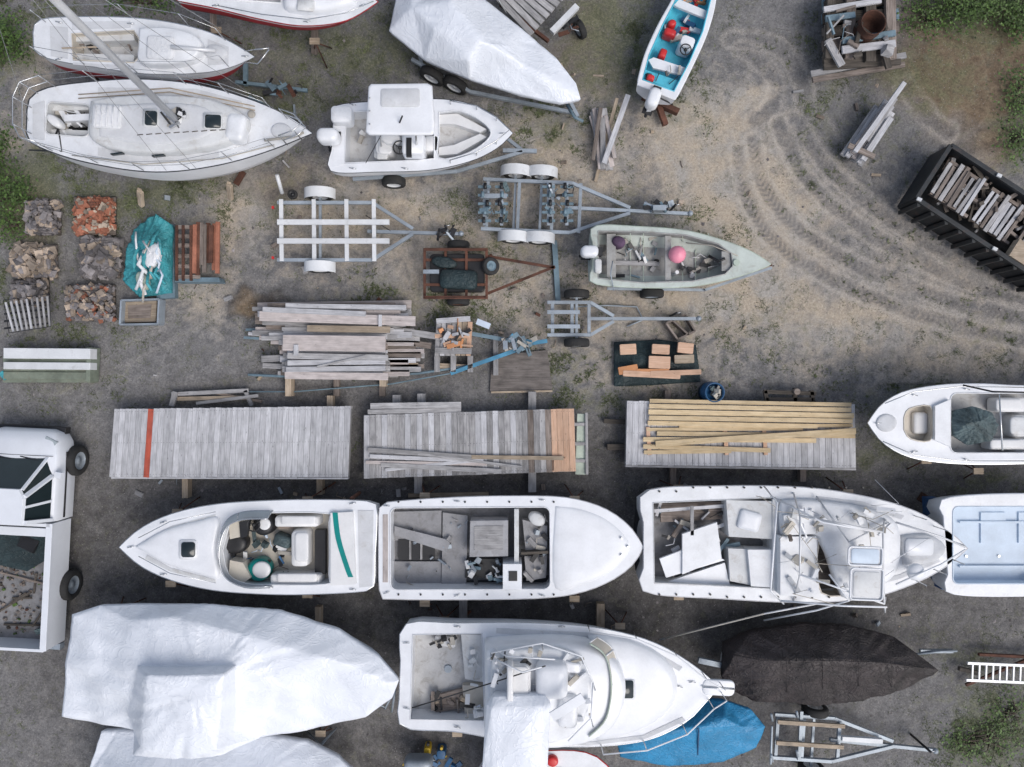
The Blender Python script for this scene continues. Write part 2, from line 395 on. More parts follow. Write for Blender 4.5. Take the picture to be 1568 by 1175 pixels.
def seat(part,cx,cy,w,h,ang,z,hh,m,back=None):
    part.pillow(rr(cx,cy,w,h,ang,min(w,h)*.25),z-hh,hh,m,'round')
    part.pillow(rr(cx,cy,w*.8,h*.8,ang,min(w,h)*.2),z+.003,.05,m,'soft')
    if back:
        a=math.radians(ang); bx,by=back; part.pillow(rr(cx+bx,cy+by,(w if abs(by)>abs(bx) else w*.28),(h if abs(bx)>=abs(by) else h*.28),ang,3),z-.05,.32,m,'soft')
def steer(part,cx,cy,z,r=.17,m=None):
    c=W(cx,cy,z); m=m or M['black']
    part.tube([c+Vector((math.cos(t)*r,math.sin(t)*r,0)) for t in [i*math.pi/9 for i in range(18)]],.016,m,6,True)
    for k in range(3):
        t=k*2.094+.5; part.tube([c+Vector((0,0,-.03)),c+Vector((math.cos(t)*r,math.sin(t)*r,0))],.012,m,5)
    part.ball(c+Vector((0,0,-.02)),.045,m)
def cleats(part,pts,z):
    for (x,y) in pts:
        c=W(x,y,z+.04); a=U(-.3,.3); d=Vector((math.cos(a),math.sin(a),0))*.08
        part.tube([c-d,c+d],.012,M['steel'],5); part.beam(c+Vector((0,0,-.05)),c+Vector((0,0,.0)),.04,.03,M['steel'])
def clutter(part,x0,y0,x1,y1,z,n,ms,sz=(.05,.3)):
    for i in range(n):
        c=W(U(x0,x1),U(y0,y1),z); k=R(); m=random.choice(ms); a=U(0,6.3); L=U(*sz); d=Vector((math.cos(a),math.sin(a),0))*L/2
        if k<.55: part.beam(c-d,c+d+Vector((0,0,U(0,.1))),U(.03,.12),U(.02,.1),m)
        elif k<.8:
            part.tube([c-d,c+Vector((U(-.1,.1),U(-.1,.1),.03)),c+d],.012,m,5)
        else: part.rock(c,L*.6,m)
# ------------------------------------------------------------------ ground
def vn(x,y,seed):
    rs=np.random.RandomState(seed); g=rs.rand(257,257)
    xi=np.floor(x).astype(int);yi=np.floor(y).astype(int);fx=x-xi;fy=y-yi
    fx=fx*fx*(3-2*fx);fy=fy*fy*(3-2*fy);xi%=256;yi%=256
    return (g[xi,yi]*(1-fx)+g[xi+1,yi]*fx)*(1-fy)+(g[xi,yi+1]*(1-fx)+g[xi+1,yi+1]*fx)*fy
def fbm(x,y,sc,seed,o=4):
    v=0;a=.5;t=0
    for i in range(o): v=v+a*vn(x*sc*2**i+37*i,y*sc*2**i+11*i,seed+i);t+=a;a*=.55
    return v/t
def blob(X,Y,L):
    v=np.zeros_like(X)
    for (cx,cy,rx,ry,s) in L: v=np.maximum(v,s*np.exp(-(((X-cx)/rx)**2+((Y-cy)/ry)**2)**1.2))
    return v
SAND=[(1090,230,125,100,1),(1150,330,130,120,1),(1120,450,210,90,.8),(560,340,210,75,.65),(880,490,160,60,.6),(300,440,65,55,.55),(1280,500,210,60,.7),
 (60,110,50,80,.55),(860,250,170,90,.65),(740,430,200,70,.6),(1000,560,130,60,.5),(1480,560,170,45,.55),(350,310,65,85,.65),(1150,140,34,28,1.3),(650,360,220,55,.6),(930,150,90,55,.5),(20,200,60,50,.45),(1500,290,90,60,.35),(1400,520,170,50,.55),
 (1330,330,150,100,.3),(1440,430,150,70,.4),(640,60,80,50,.25)]
GRASS=[(560,70,190,70,.8),(430,150,90,60,.8),(40,290,80,80,1.15),(80,20,90,30,.7),(0,60,70,70,1),(940,60,110,110,.95),(830,190,80,40,.7),(1040,170,60,40,.55),(700,310,60,50,.5),(200,300,180,45,.9),(100,520,110,50,.45),
 (1420,110,90,60,.85),(1330,190,70,60,.5),(1520,1120,110,90,.9),(1480,1010,90,60,.55),(1390,620,80,40,.65),(1350,690,60,40,.65),(1500,745,100,20,.7),(930,600,120,30,.6),(650,470,200,40,.5),(430,310,60,60,.55),
 (1290,680,60,80,.5),(960,330,40,60,.5),(1240,250,40,30,.3),(1260,130,40,100,.5),(780,380,120,60,.45),(1080,350,90,30,.4),(860,560,60,60,.45),(1480,520,110,40,.4),(1550,200,60,70,.9),(120,600,90,30,.35),(0,430,60,60,.5),(1500,20,110,70,.9),(1180,500,120,60,.35),(640,700,400,20,.25)]
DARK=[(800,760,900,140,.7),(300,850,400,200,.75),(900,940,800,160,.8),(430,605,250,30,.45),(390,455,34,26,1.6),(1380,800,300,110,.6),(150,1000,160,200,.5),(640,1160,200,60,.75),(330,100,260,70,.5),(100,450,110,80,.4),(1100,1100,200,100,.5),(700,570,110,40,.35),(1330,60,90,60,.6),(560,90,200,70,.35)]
SOIL=[(1480,110,100,85,1),(1560,60,100,70,.9),(1500,210,60,40,.6),(1420,40,60,50,.6),(40,330,60,60,.4),(390,455,26,20,.8),(900,60,80,80,.35),(420,290,80,40,.3)]
TR=[([(1128,230),(1140,300),(1185,370),(1260,420),(1360,465),(1470,500),(1580,525)],1.0),
 ([(1150,215),(1165,280),(1210,340),(1290,395),(1390,437),(1490,470),(1580,490)],1.0),
 ([(1190,190),(1230,270),(1300,335),(1390,390),(1480,430),(1580,460)],1.0),
 ([(1215,180),(1265,255),(1335,315),(1420,370),(1500,412),(1580,440)],.9),
 ([(1240,170),(1300,250),(1370,310),(1440,360)],.6),
 ([(1135,75),(1160,90),(1185,125),(1180,165),(1150,185)],.7),([(1120,60),(1190,70),(1225,120),(1235,170)],.7),
 ([(1380,130),(1420,180),(1450,205)],.8),([(1280,300),(1360,420),(1450,520),(1560,600)],.4),([(60,560),(200,500),(350,430)],.25),([(80,590),(220,530),(380,440)],.25)]
def masks(x,y):
    X=x/S()+784; Y=587.5-y/S()
    n1=fbm(x,y,.9,3); n2=fbm(x,y,3.2,20,3)
    wx=X+(n1-.5)*90;wy=Y+(fbm(x,y,.8,50)-.5)*90
    return X,Y,n1,n2,blob(wx,wy,SAND),blob(wx,wy,GRASS),blob(wx,wy,DARK),blob(wx,wy,SOIL)
@build
def ground():
    def ax(a,n): 
        e=np.array([1,2.5,5,10,20,45,100,220.]); return np.r_[-(a+e[::-1]),np.linspace(-a,a,n),a+e]
    gx=ax(15,860);gy=ax(11.5,660); X_,Y_=np.meshgrid(gx,gy,indexing='ij'); x=X_.ravel();y=Y_.ravel()
    X,Y,n1,n2,sa,gr,dk,so=masks(x,y)
    tr=np.zeros_like(x); bank=np.zeros_like(x)
    for pts,st in TR:
        P=np.array(resam(spl(pts),40)); best=np.full_like(x,1e9);al=np.zeros_like(x);lat=np.zeros_like(x);acc=0
        for i in range(len(P)-1):
            a=P[i];d=P[i+1]-a;L=np.hypot(*d);u=d/L
            t=np.clip((X-a[0])*u[0]+(Y-a[1])*u[1],0,L); dx=X-a[0]-t*u[0];dy=Y-a[1]-t*u[1];dd=np.hypot(dx,dy)
            q=dd<best; best=np.where(q,dd,best);al=np.where(q,acc+t,al);lat=np.where(q,dx*u[1]-dy*u[0],lat);acc+=L
        best=best+(n2-.5)*7
        w=np.exp(-((np.abs(best))/9.5)**4)
        tread=.68+.32*np.sin(al*.72+np.abs(lat)*.6)
        fade=np.clip(fbm(x,y,1.1,77)*2.6-.3,.1,1)
        tr=np.maximum(tr,w*tread*st*fade); bank=np.maximum(bank,np.exp(-((best-14)/4.5)**2)*st*.75*fade)
    z=(fbm(x,y,.5,9)-.5)*.05-tr*.022+bank*.03+so*.25*fbm(x,y,.7,31)+gr*(n2-.5)*.04
    far=np.clip((np.maximum(np.abs(x)-15,np.abs(y)-11.5))/3,0,1); z*=1-far
    n,m=X_.shape; idx=np.arange(n*m).reshape(n,m)
    f=np.stack([idx[:-1,:-1],idx[1:,:-1],idx[1:,1:],idx[:-1,1:]],-1).reshape(-1,4)
    me=bpy.data.meshes.new('ground'); me.vertices.add(n*m); me.vertices.foreach_set('co',np.stack([x,y,z],-1).ravel())
    me.loops.add(f.size);me.loops.foreach_set('vertex_index',f.ravel().astype(np.int32));me.polygons.add(len(f))
    me.polygons.foreach_set('loop_start',np.arange(0,f.size,4,dtype=np.int32));me.update(calc_edges=True)
    me.polygons.foreach_set('use_smooth',np.ones(len(f),dtype=bool))
    at=me.color_attributes.new('mask','FLOAT_COLOR','POINT'); at.data.foreach_set('color',np.stack([sa,gr,dk,tr],-1).astype(np.float32).ravel())
    for nm,v in (('soil',so),('bank',bank)):
        a=me.attributes.new(nm,'FLOAT','POINT'); a.data.foreach_set('value',v.astype(np.float32))
    o=bpy.data.objects.new('ground',me);scene.collection.objects.link(o)
    mt,nn,b=nt('ground_gravel_sand_grass'); me.materials.append(mt)
    pos=N(nn,'ShaderNodeNewGeometry').outputs['Position']
    A=N(nn,'ShaderNodeAttribute',attribute_name='mask'); sp=N(nn,'ShaderNodeSeparateColor'); nn.links.new(A.outputs['Color'],sp.inputs[0])
    sandm,grm,dkm=sp.outputs; trm=A.outputs['Alpha']
    som=N(nn,'ShaderNodeAttribute',attribute_name='soil').outputs['Fac']; bkm=N(nn,'ShaderNodeAttribute',attribute_name='bank').outputs['Fac']
    a1=noi(nn,pos,1.3,6,.6,.3);a2=noi(nn,pos,3.4,7,.62,.4);a3=noi(nn,pos,16,4,.6);a4=noi(nn,pos,60,3,.65)
    c=mixc(nn,(.14,.137,.138),(.235,.228,.225),mr(nn,a2,.3,.7))
    # sand
    sf=mr(nn,mth(nn,'ADD',sandm,mth(nn,'MULTIPLY',mth(nn,'SUBTRACT',a2,.5),1.2)),.12,.7)
    sc=mixc(nn,(.36,.305,.24),(.49,.42,.335),mr(nn,a3,.3,.7)); sc=mixc(nn,sc,(.37,.345,.315),mr(nn,a1,.42,.64)); c=mixc(nn,c,sc,sf)
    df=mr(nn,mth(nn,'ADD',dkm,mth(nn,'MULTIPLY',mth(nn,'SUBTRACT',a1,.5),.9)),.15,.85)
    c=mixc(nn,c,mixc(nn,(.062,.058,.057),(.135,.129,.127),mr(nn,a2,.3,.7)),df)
    c=mixc(nn,c,mixc(nn,(.12,.088,.06),(.25,.19,.13),mr(nn,a2,.3,.7)),mr(nn,som,.1,.6))
    c=mixc(nn,c,(.165,.155,.148),mth(nn,'MULTIPLY',trm,.85)); c=mixc(nn,c,(.44,.40,.355),mth(nn,'MULTIPLY',bkm,.65))
    gf=mth(nn,'MULTIPLY',mr(nn,mth(nn,'ADD',grm,mth(nn,'MULTIPLY',mth(nn,'SUBTRACT',a2,.5),2.2)),.35,.95),.75)
    gc=mixc(nn,(.075,.085,.045),(.17,.175,.10),mr(nn,a3,.3,.7)); c=mixc(nn,c,gc,gf)
    fr=mth(nn,'MULTIPLY',mr(nn,noi(nn,pos,5.0,6,.72,.8),.52,.62),mth(nn,'MULTIPLY',mr(nn,a1,.40,.6),mr(nn,trm,0,.5,.55,.1))); 
    c=mixc(nn,c,(.15,.148,.11),fr)
    v=N(nn,'ShaderNodeTexVoronoi');v.inputs['Scale'].default_value=30;nn.links.new(pos,v.inputs['Vector'])
    vs=N(nn,'ShaderNodeSeparateColor');nn.links.new(v.outputs['Color'],vs.inputs[0])
    c=mixc(nn,c,gray(nn,mr(nn,vs.outputs[0],0,1,.72,1.26)),mr(nn,sf,0,1,.75,.35),'MULTIPLY')
    peb=mth(nn,'MULTIPLY',mr(nn,vs.outputs[1],.92,.94),mr(nn,v.outputs['Distance'],.25,.4,1,0)); c=mixc(nn,c,(.38,.36,.345),mth(nn,'MULTIPLY',peb,.5))
    c=mixc(nn,c,gray(nn,mr(nn,a4,.25,.75,.7,1.3)),.8,'MULTIPLY')
    nn.links.new(c,b.inputs['Base Color']);b.inputs['Roughness'].default_value=.95;b.inputs['Specular IOR Level'].default_value=.2
    h=mth(nn,'ADD',mth(nn,'MULTIPLY',a3,.5),mth(nn,'ADD',mth(nn,'MULTIPLY',a4,.2),mth(nn,'MULTIPLY',a2,.9)))
    bp=N(nn,'ShaderNodeBump');bp.inputs['Strength'].default_value=.6;bp.inputs['Distance'].default_value=.05
    nn.links.new(h,bp.inputs['Height']);nn.links.new(bp.outputs[0],b.inputs['Normal'])
def rawmesh(name,v,f,m,rnd):
    me=bpy.data.meshes.new(name);me.vertices.add(len(v));me.vertices.foreach_set('co',v.astype(np.float32).ravel())
    k=f.shape[1];me.loops.add(f.size);me.loops.foreach_set('vertex_index',f.ravel().astype(np.int32));me.polygons.add(len(f))
    me.polygons.foreach_set('loop_start',np.arange(0,f.size,k,dtype=np.int32));me.update(calc_edges=True)
    me.materials.append(m);a=me.attributes.new('rnd','FLOAT','FACE');a.data.foreach_set('value',rnd.astype(np.float32))
    o=bpy.data.objects.new(name,me);scene.collection.objects.link(o);return o
@build
def grass():
    rs=np.random.RandomState(5); n=420000
    x=rs.uniform(-14.5,14.5,n);y=rs.uniform(-11,11,n); X,Y,n1,n2,sa,gr,dk,so=masks(x,y)
    cl=fbm(x,y,3.0,91,3); p=np.clip(gr*1.1+.07-dk*.2,0,1)*np.clip((cl-.49)*7,0,1)
    k=rs.rand(n)<p; x=x[k];y=y[k];n=len(x)
    B=4; x=np.repeat(x,B)+rs.normal(0,.02,n*B);y=np.repeat(y,B)+rs.normal(0,.02,n*B);n*=B
    a=rs.uniform(0,6.28,n);L=rs.uniform(.03,.10,n);w=rs.uniform(.005,.013,n);h=rs.uniform(.015,.05,n)
    z0=np.full(n,-.01)
    p0=np.stack([x-np.sin(a)*w,y+np.cos(a)*w,z0],-1);p1=np.stack([x+np.sin(a)*w,y-np.cos(a)*w,z0],-1);p2=np.stack([x+np.cos(a)*L,y+np.sin(a)*L,h],-1)
    v=np.stack([p0,p1,p2],1).reshape(-1,3);rawmesh('grass',v,np.arange(n*3).reshape(-1,3),M['grass'],rs.rand(n))
@build
def gravel():
    rs=np.random.RandomState(8);n=6000;x=rs.uniform(-14,14,n);y=rs.uniform(-10.5,10.5,n);s=rs.gamma(2,.006,n)+.006
    b=np.array([(1,0,0),(0,1,0),(-1,0,0),(0,-1,0),(0,0,.8)])[None]*s[:,None,None]*rs.uniform(.6,1.2,(n,5,1))
    a=rs.uniform(0,6.28,n);c,sn=np.cos(a)[:,None],np.sin(a)[:,None]
    v=np.stack([b[...,0]*c-b[...,1]*sn+x[:,None],b[...,0]*sn+b[...,1]*c+y[:,None],b[...,2]],-1).reshape(-1,3)
    f=(np.array([(0,1,4),(1,2,4),(2,3,4),(3,0,4)])[None]+np.arange(n)[:,None,None]*5).reshape(-1,3)
    rawmesh('gravel_stones',v,f,M['stone'],np.repeat(rs.rand(n),4))
@build
def debris():
    o=Obj('ground_debris');p=o.p('scraps')
    for (x0,y0,x1,y1,n) in ((400,290,1150,600,30),(0,280,400,600,14),(850,100,1100,300,12),(550,735,1300,765,14),(120,735,560,765,8),(1200,100,1400,300,8),(600,920,1400,960,14),(400,120,560,300,8)):
        clutter(p,x0,y0,x1,y1,.02,n,[M['wgray'],M['wtan'],M['wbrown'],M['stonet'],M['rust'],M['wbrown'],M['galv']],(.05,.28))
    o.done()
def bush(px,py,rx,ry,h,n,name='bush'):
    o=Obj(name);st=o.p('branches');c=W(px,py,0);rx*=S();ry*=S()
    tips=[]
    for i in range(int(10+rx*8)):
        a=U(0,6.28);d=U(.2,.95)**.6;t=Vector((c.x+math.cos(a)*rx*d,c.y+math.sin(a)*ry*d,h*U(.35,1)*(1.1-d*.6)));tips.append(t)
        b=Vector((c.x+U(-.3,.3)*rx,c.y+U(-.3,.3)*ry,0)); st.tube([b,(b+t)/2+Vector((0,0,.1)),t],[.02,.012,.004],M['bark'],5)
    lf=o.p('leaves')
    for i in range(n):
        t=random.choice(tips);g=.16+.12*R();q=t+Vector((random.gauss(0,g),random.gauss(0,g),random.gauss(0,g*.7)));q.z=max(.02,q.z)
        a=U(0,6.28);l=U(.03,.08);w=l*.35;d=Vector((math.cos(a),math.sin(a),U(-.5,.4)))*l;s=Vector((-math.sin(a),math.cos(a),U(-.4,.4)))*w
        lf.add([q-d*.5,q+s,q+d*.6,q-s],[(0,1,2,3)],M['leaf'])
    o.done()
@build
def bushes():
    bush(1470,5,60,40,.9,3800);bush(1552,15,55,50,1.1,3600);bush(8,300,34,50,.5,2200);bush(15,62,30,26,.5,1600);bush(1552,150,24,34,.4,1100);bush(1550,215,24,22,.3,700)
    bush(-2,240,28,32,.4,1200);bush(1415,30,34,28,.4,1100);bush(220,5,50,16,.35,800,'weed_patch');bush(1500,1130,60,34,.12,700,'weed_patch');bush(1545,1090,30,30,.12,400,'weed_patch');bush(25,345,26,18,.2,600,'weed_patch')
# ------------------------------------------------------------------ docks
@build
def docks():
    def dock(c,n,m,z,fasc=M['wgray'],gap=.965):
        o=Obj('wooden_dock_section');f=o.p('frame',.004);d=o.p('deck_boards',.002)
        A,B,C,D=c
        L=lambda a,b,t:(a[0]+(b[0]-a[0])*t,a[1]+(b[1]-a[1])*t)
        for i in range(n):
            t0=(i+.02)/n;t1=(i+.02+gap)/n; j=U(-.5,.5)
            q=[L(A,B,t0),L(A,B,t1),L(D,C,t1),L(D,C,t0)]; q=[(x,y+j) for x,y in q]
            P=[W(*k,z) for k in q]; mm=m(i) if callable(m) else m
            a=(P[0]+P[1])/2;b=(P[2]+P[3])/2;w=(P[1]-P[0]).length; dz=Vector((0,0,-.02+U(-.002,.002))); d.beam(a+dz,b+dz,w,.038,mm)
            for t in (.04,.5,.96):
                e=a+(b-a)*t
                for s in (-.3,.3):
                    d.beam(e+Vector((s*w,-.006,.0015)),e+Vector((s*w,.006,.0015)),.012,.006,M['black'])
        for t in (.02,.5,.98):
            a=L(A,D,t);b=L(B,C,t); f.plank(a,b,4,z-.045,.2,fasc)
        for t in (.006,.994): f.plank(L(A,B,t),L(D,C,t),4,z-.05,.2,fasc)
        return o,f,d
    o,f,d=dock([(175,627),(537,622),(533,731),(167,731)],42,lambda i:M['redstripe'] if i==6 else M['wgray2'],.62)
    f.plank((170,732),(533,733),2.5,.61,.14,M['wgray2'])
    for x,y0,y1 in ((283,700,763),(489,700,758),(505,606,650)): f.plank((x,y0),(x,y1),9,.25,.24,M['wtan'])
    o.done()
    o,f,d=dock([(557,636),(879,626),(882,722),(557,733)],36,lambda i:M['wpink'] if i>31 else (M['wbrown'] if i in(27,28,29,30,31) and R()<.5 else (M['wgray2'] if R()<.4 else M['wgray'])),.6)
    f.plank((567,622),(706,620),9,.6,.05,M['wgray']);f.plank((563,631),(706,628),7,.58,.05,M['wgray'])
    f.plank((892,634),(889,727),16,.42,.06,M['olive']);f.plank((898,632),(899,727),4,.5,.12,M['wgray'])
    for y in (650,680,706): f.plank((878,y),(900,y),5,.47,.04,M['wgray'])
    for a,b,w,m in (((563,689),(722,700),7,'wgray'),((566,699),(730,706),6,'wgray2'),((583,712),(768,722),7,'wgray'),((560,708),(745,711),5,'wrose'),((722,700),(863,702),6,'wtan'),((590,720),(740,704),5,'wgray2'),((640,695),(800,716),4,'wgray')):
        d.plank(a,b,w,.66+U(0,.03),.035,M[m])
    d.plank((857,702),(857,722),18,.66,.04,M['wpink'])
    for x,y0,y1 in ((607,605,640),(645,603,640),(815,600,640),(640,720,756),(815,715,754)): f.plank((x,y0),(x,y1),12,.28,.2,M['wgray'])
    f.plank((625,759),(748,757),6,.12,.09,M['wtan']);o.done()
    o,f,d=dock([(960,614),(1309,620),(1311,717),(958,712)],38,M['wgray2'],.6)
    f.plank((958,714),(1311,719),3,.5,.14,M['wgray2'])
    for x,y0,y1 in ((1031,700,745),(1230,700,738),(1023,598,630)): f.plank((x,y0),(x,y1),9,.25,.2,M['wbrown'])
    f.plank((930,685),(962,685),9,.2,.12,M['wdark']);f.plank((925,645),(962,647),7,.2,.12,M['wdark']);o.done()
    o=Obj('lumber_stack');p=o.p('planks',.004)
    for a,b,w,z in (((995,614),(1304,620),6,.66),((994,622),(1304,628),7,.7),((993,631),(1308,637),8,.7),((994,640),(1306,645),7,.74),((992,648),(1252,653),7,.7),((1040,653),(1306,652),5,.66),
        ((990,658),(1230,657),5,.66),((1006,664),(1310,668),7,.7),((985,673),(1250,675),7,.72),((1004,680),(1311,660),9,.79),((985,684),(1180,690),7,.69),((986,693),(1120,691),6,.67)):
        p.plank(a,b,w,z,.045,M['wnew'])
    for x in (992,1110,1170): p.plank((x,654),(x+3,697),6,.655,.04,M['wpink'])
    o.done()
# ------------------------------------------------------------------ lumber pile etc
@build
def lumber():
    o=Obj('lumber_pile');p=o.p('planks',.004)
    for x in (445,515,585): p.plank((x,470),(x,607),9,.14,.12,M['wbrown'])
    ms=[M['wgray'],M['wgray2'],M['wgray'],M['wrose'],M['wrose'],M['wgray2'],M['wbrown']]
    for lay in range(5):
        z=.2+lay*.09
        for k in range(12):
            y=468+k*5+U(-2,2);x0=U(392,450)-lay*2;x1=U(590,640);p.plank((x0,y),(x1,y+U(-4,4)),U(5,9),z+U(-.02,.02),.06,random.choice(ms))
    for lay in range(5):
        z=.2+lay*.1
        for k in range(9):
            y=518+k*6.6+U(-2,2);x0=U(425,450);x1=U(580,598) if lay>2 else U(600,650);p.plank((x0,y),(x1,y+U(-2,2)),U(6,10),z,.07,random.choice(ms))
    for a,b,w,z,m in (((397,484),(636,492),15,.74,'wrose'),((402,474),(560,481),8,.76,'wgray2'),((470,503),(597,505),10,.76,'wtan'),((437,468),(622,471),7,.72,'wgray2'),((433,525),(590,527),24,.86,'wrose'),
        ((440,545),(594,548),9,.80,'wgray'),((440,556),(590,554),8,.79,'wgray2'),((438,566),(590,564),8,.78,'wgray2'),((436,575),(594,577),11,.76,'wrose'),((485,562),(560,545),3,.84,'wgray'),((600,505),(668,515),10,.5,'wgray'),((596,520),(660,530),9,.4,'wbrown'),((380,511),(434,515),5,.35,'wgray2'),
        ((373,517),(434,521),4,.3,'bluesteel'),((376,505),(432,505),4,.3,'bluesteel'),((596,540),(650,545),8,.3,'wgray'),((598,556),(640,560),8,.3,'wtan'),((400,550),(436,548),10,.3,'wgray'),((402,560),(440,562),8,.25,'wgray'),((582,482),(582,500),5,.82,'wgray2'),((453,528),(453,545),7,.9,'wgray2')):
        p.plank(a,b,w,z,.05,M[m])
    p.plank((441,580),(441,607),9,.4,.3,M['wtan']);p.plank((586,580),(586,592),10,.4,.3,M['wtan'])
    p.rail([(380,574,.15),(470,578,.2),(640,572,.25),(720,560,.3)],.035,M['bluesteel'])
    p.rail([(350,600,.1),(450,600,.15),(600,588,.2),(690,572,.3)],.02,M['bluesteel']);o.done()
    o=Obj('scrap_lumber');p=o.p('planks',.004)
    for a,b,w,z in (((262,604),(380,598),6,.2),((265,611),(372,609),6,.16),((300,618),(395,606),5,.22),((268,600),(262,622),8,.26),((330,602),(400,615),4,.12),((375,598),(385,622),6,.2)): p.plank(a,b,w,z,.07,M[random.choice(['wtan','wgray','wbrown'])])
    o.done()
    o=Obj('crate_of_boards');p=o.p('boards',.004)
    for k in range(7): p.plank((672+k*8,493),(669+k*8,545),7,.45+U(0,.04),.05,random.choice([M['wpink'],M['wpink'],M['wgray'],M['wgray2'],M['wtan']]))
    p.plank((668,492),(720,488),8,.55,.06,M['wgray2']);p.plank((666,515),(720,515),6,.52,.05,M['wpink']);p.plank((666,537),(722,538),9,.56,.05,M['wgray'])
    for x in (669,694,720): p.plank((x,545),(x,570),8,.4,.35,M['wgray'])
    p.plank((668,560),(722,563),8,.3,.2,M['wtan']);clutter(p,675,500,715,530,.56,22,[M['orange'],M['wpink'],M['black'],M['wgray2']],(.1,.4));o.done()
    o=Obj('stacked_dock_floats');p=o.p('beams',.01)
    for y,z,m in ((541,.55,'whitep'),(560,.5,'whitep'),(575,.42,'floatside')): p.plank((5,y),(138,y+1),16 if y<550 else 11,z,.3,M[m])
    for y in (550,568,581): p.plank((4,y),(138,y),10,.36,.34,M['floatside'])
    p.plank((136,532),(134,584),7,.48,.4,M['floatside']);p.plank((0,570),(9,580),8,.4,.2,M['teal']);o.done()
    o=Obj('lumber_bundle');p=o.p('boards',.004)
    for k in range(20):
        t=U(-1,1);a=(920+t*16+U(-6,6),U(165,180));b=(930+t*8+U(-10,6),U(235,262));p.plank(a,b,U(4,8),.12+R()*.35,.06,M[random.choice(['wgray','wgray2','wrose','wgray'])],z2=.1+R()*.3)
    p.plank((962,145),(925,250),8,.55,.06,M['wgray2']);p.plank((945,150),(912,278),5,.5,.05,M['wtan'],z2=.1);p.plank((920,165),(908,245),6,.45,.05,M['wbrown']);o.done()
    o=Obj('lumber_bundle');p=o.p('boards',.004)
    for k in range(13):
        d=U(-1,1)*20;L0=U(-8,12);a=(1355+d*.75+L0*.5,165+d*.55-L0);b=(1300+d*.8+U(0,8),238+d*.5+U(-6,8));p.plank(a,b,U(6,10),.12+R()*.4,.07,M[random.choice(['wgray','wgray2','wrose','wgray2'])])
    p.plank((1386,126),(1310,232),7,.75,.08,M['wgray2']);p.plank((1372,150),(1328,215),7,.7,.08,M['wgray']);p.plank((1300,222),(1340,240),8,.72,.06,M['wbrown']);p.plank((1365,180),(1322,245),9,.65,.06,M['wgray2']);o.done()
    o=Obj('timber_crib_stack');p=o.p('timbers',.006)
    for lay in range(6):
        z=.12+lay*.12
        if lay%2==0:
            for k in range(5): p.plank((1264+U(-4,4),6+k*21),(1370+U(-6,8),0+k*21),U(12,17),z,.11,M[random.choice(['wdark','wdark','wbrown','bluesteel'])])
        else:
            for k in range(4): p.plank((1274+k*30,-10),(1270+k*32,90+U(-6,6)),U(12,16),z,.11,M[random.choice(['wdark','wbrown'])])
    for a,b,w,z,m in (((1242,113),(1388,84),9,.5,'wgray'),((1245,122),(1386,98),8,.45,'wbrown'),((1262,102),(1380,94),9,.6,'wdark'),((1290,76),(1372,66),11,.84,'wgray2'),((1262,14),(1350,0),8,.88,'wgray2'),((1265,28),(1310,22),9,.84,'bluesteel'),((1290,62),(1372,50),9,.82,'bluesteel'),((1268,60),(1290,100),11,.8,'wgray'),((1350,60),(1362,104),9,.8,'wdark')):
        p.plank(a,b,w,z,.07,M[m])
    clutter(p,1265,5,1365,100,.86,16,[M['wgray'],M['wdark'],M['bluesteel'],M['wbrown']],(.2,.6));o.done()
    o=Obj('rusty_barrel');p=o.p('barrel');c=W(1338,34,1.15);r=.29
    p.lathe((c.x,c.y,0),(0,0,1),[(r,.72),(r,.9),(r*1.04,.92),(r,.94),(r,1.13),(r*1.04,1.15),(r*.97,1.15),(r*.94,1.12),(r*.94,.75),(0,.75)],M['rust'],28);o.done()
    o=Obj('plywood_sheet');p=o.p('sheet',.003);p.slab([(753,545),(838,536),(846,597),(750,601)],.09,.05,M['ply']);p.plank((752,601),(846,599),3,.13,.06,M['wtan']);o.done()
    o=Obj('bare_post');p=o.p('post',.01);p.plank((759,512),(759,575),8,.25,.12,M['wgray']);o.done()
    o=Obj('plastic_barrel');p=o.p('barrel');c=W(1095,601,.7)
    p.lathe((c.x,c.y,0),(0,0,1),[(0,0),(.24,0),(.25,.3),(.265,.32),(.25,.34),(.25,.65),(.24,.7),(.22,.7),(.21,.5),(0,.5)],M['bluep'],24);clutter(p,1087,594,1102,607,.58,14,[M['black'],M['grayt'],M['rope']],(.08,.22));o.done()
    o=Obj('wooden_sawhorse');p=o.p('frame',.005)
    for a,b in (((1170,600),(1250,603)),((1173,612),(1246,612)),((1172,598),(1176,620)),((1243,598),(1247,620)),((1218,594),(1218,616))): p.plank(a,b,6,.4,.08,M['wdark'])
    p.cyl(1221,600,5,.3,.5,M['wbrown']);o.done()
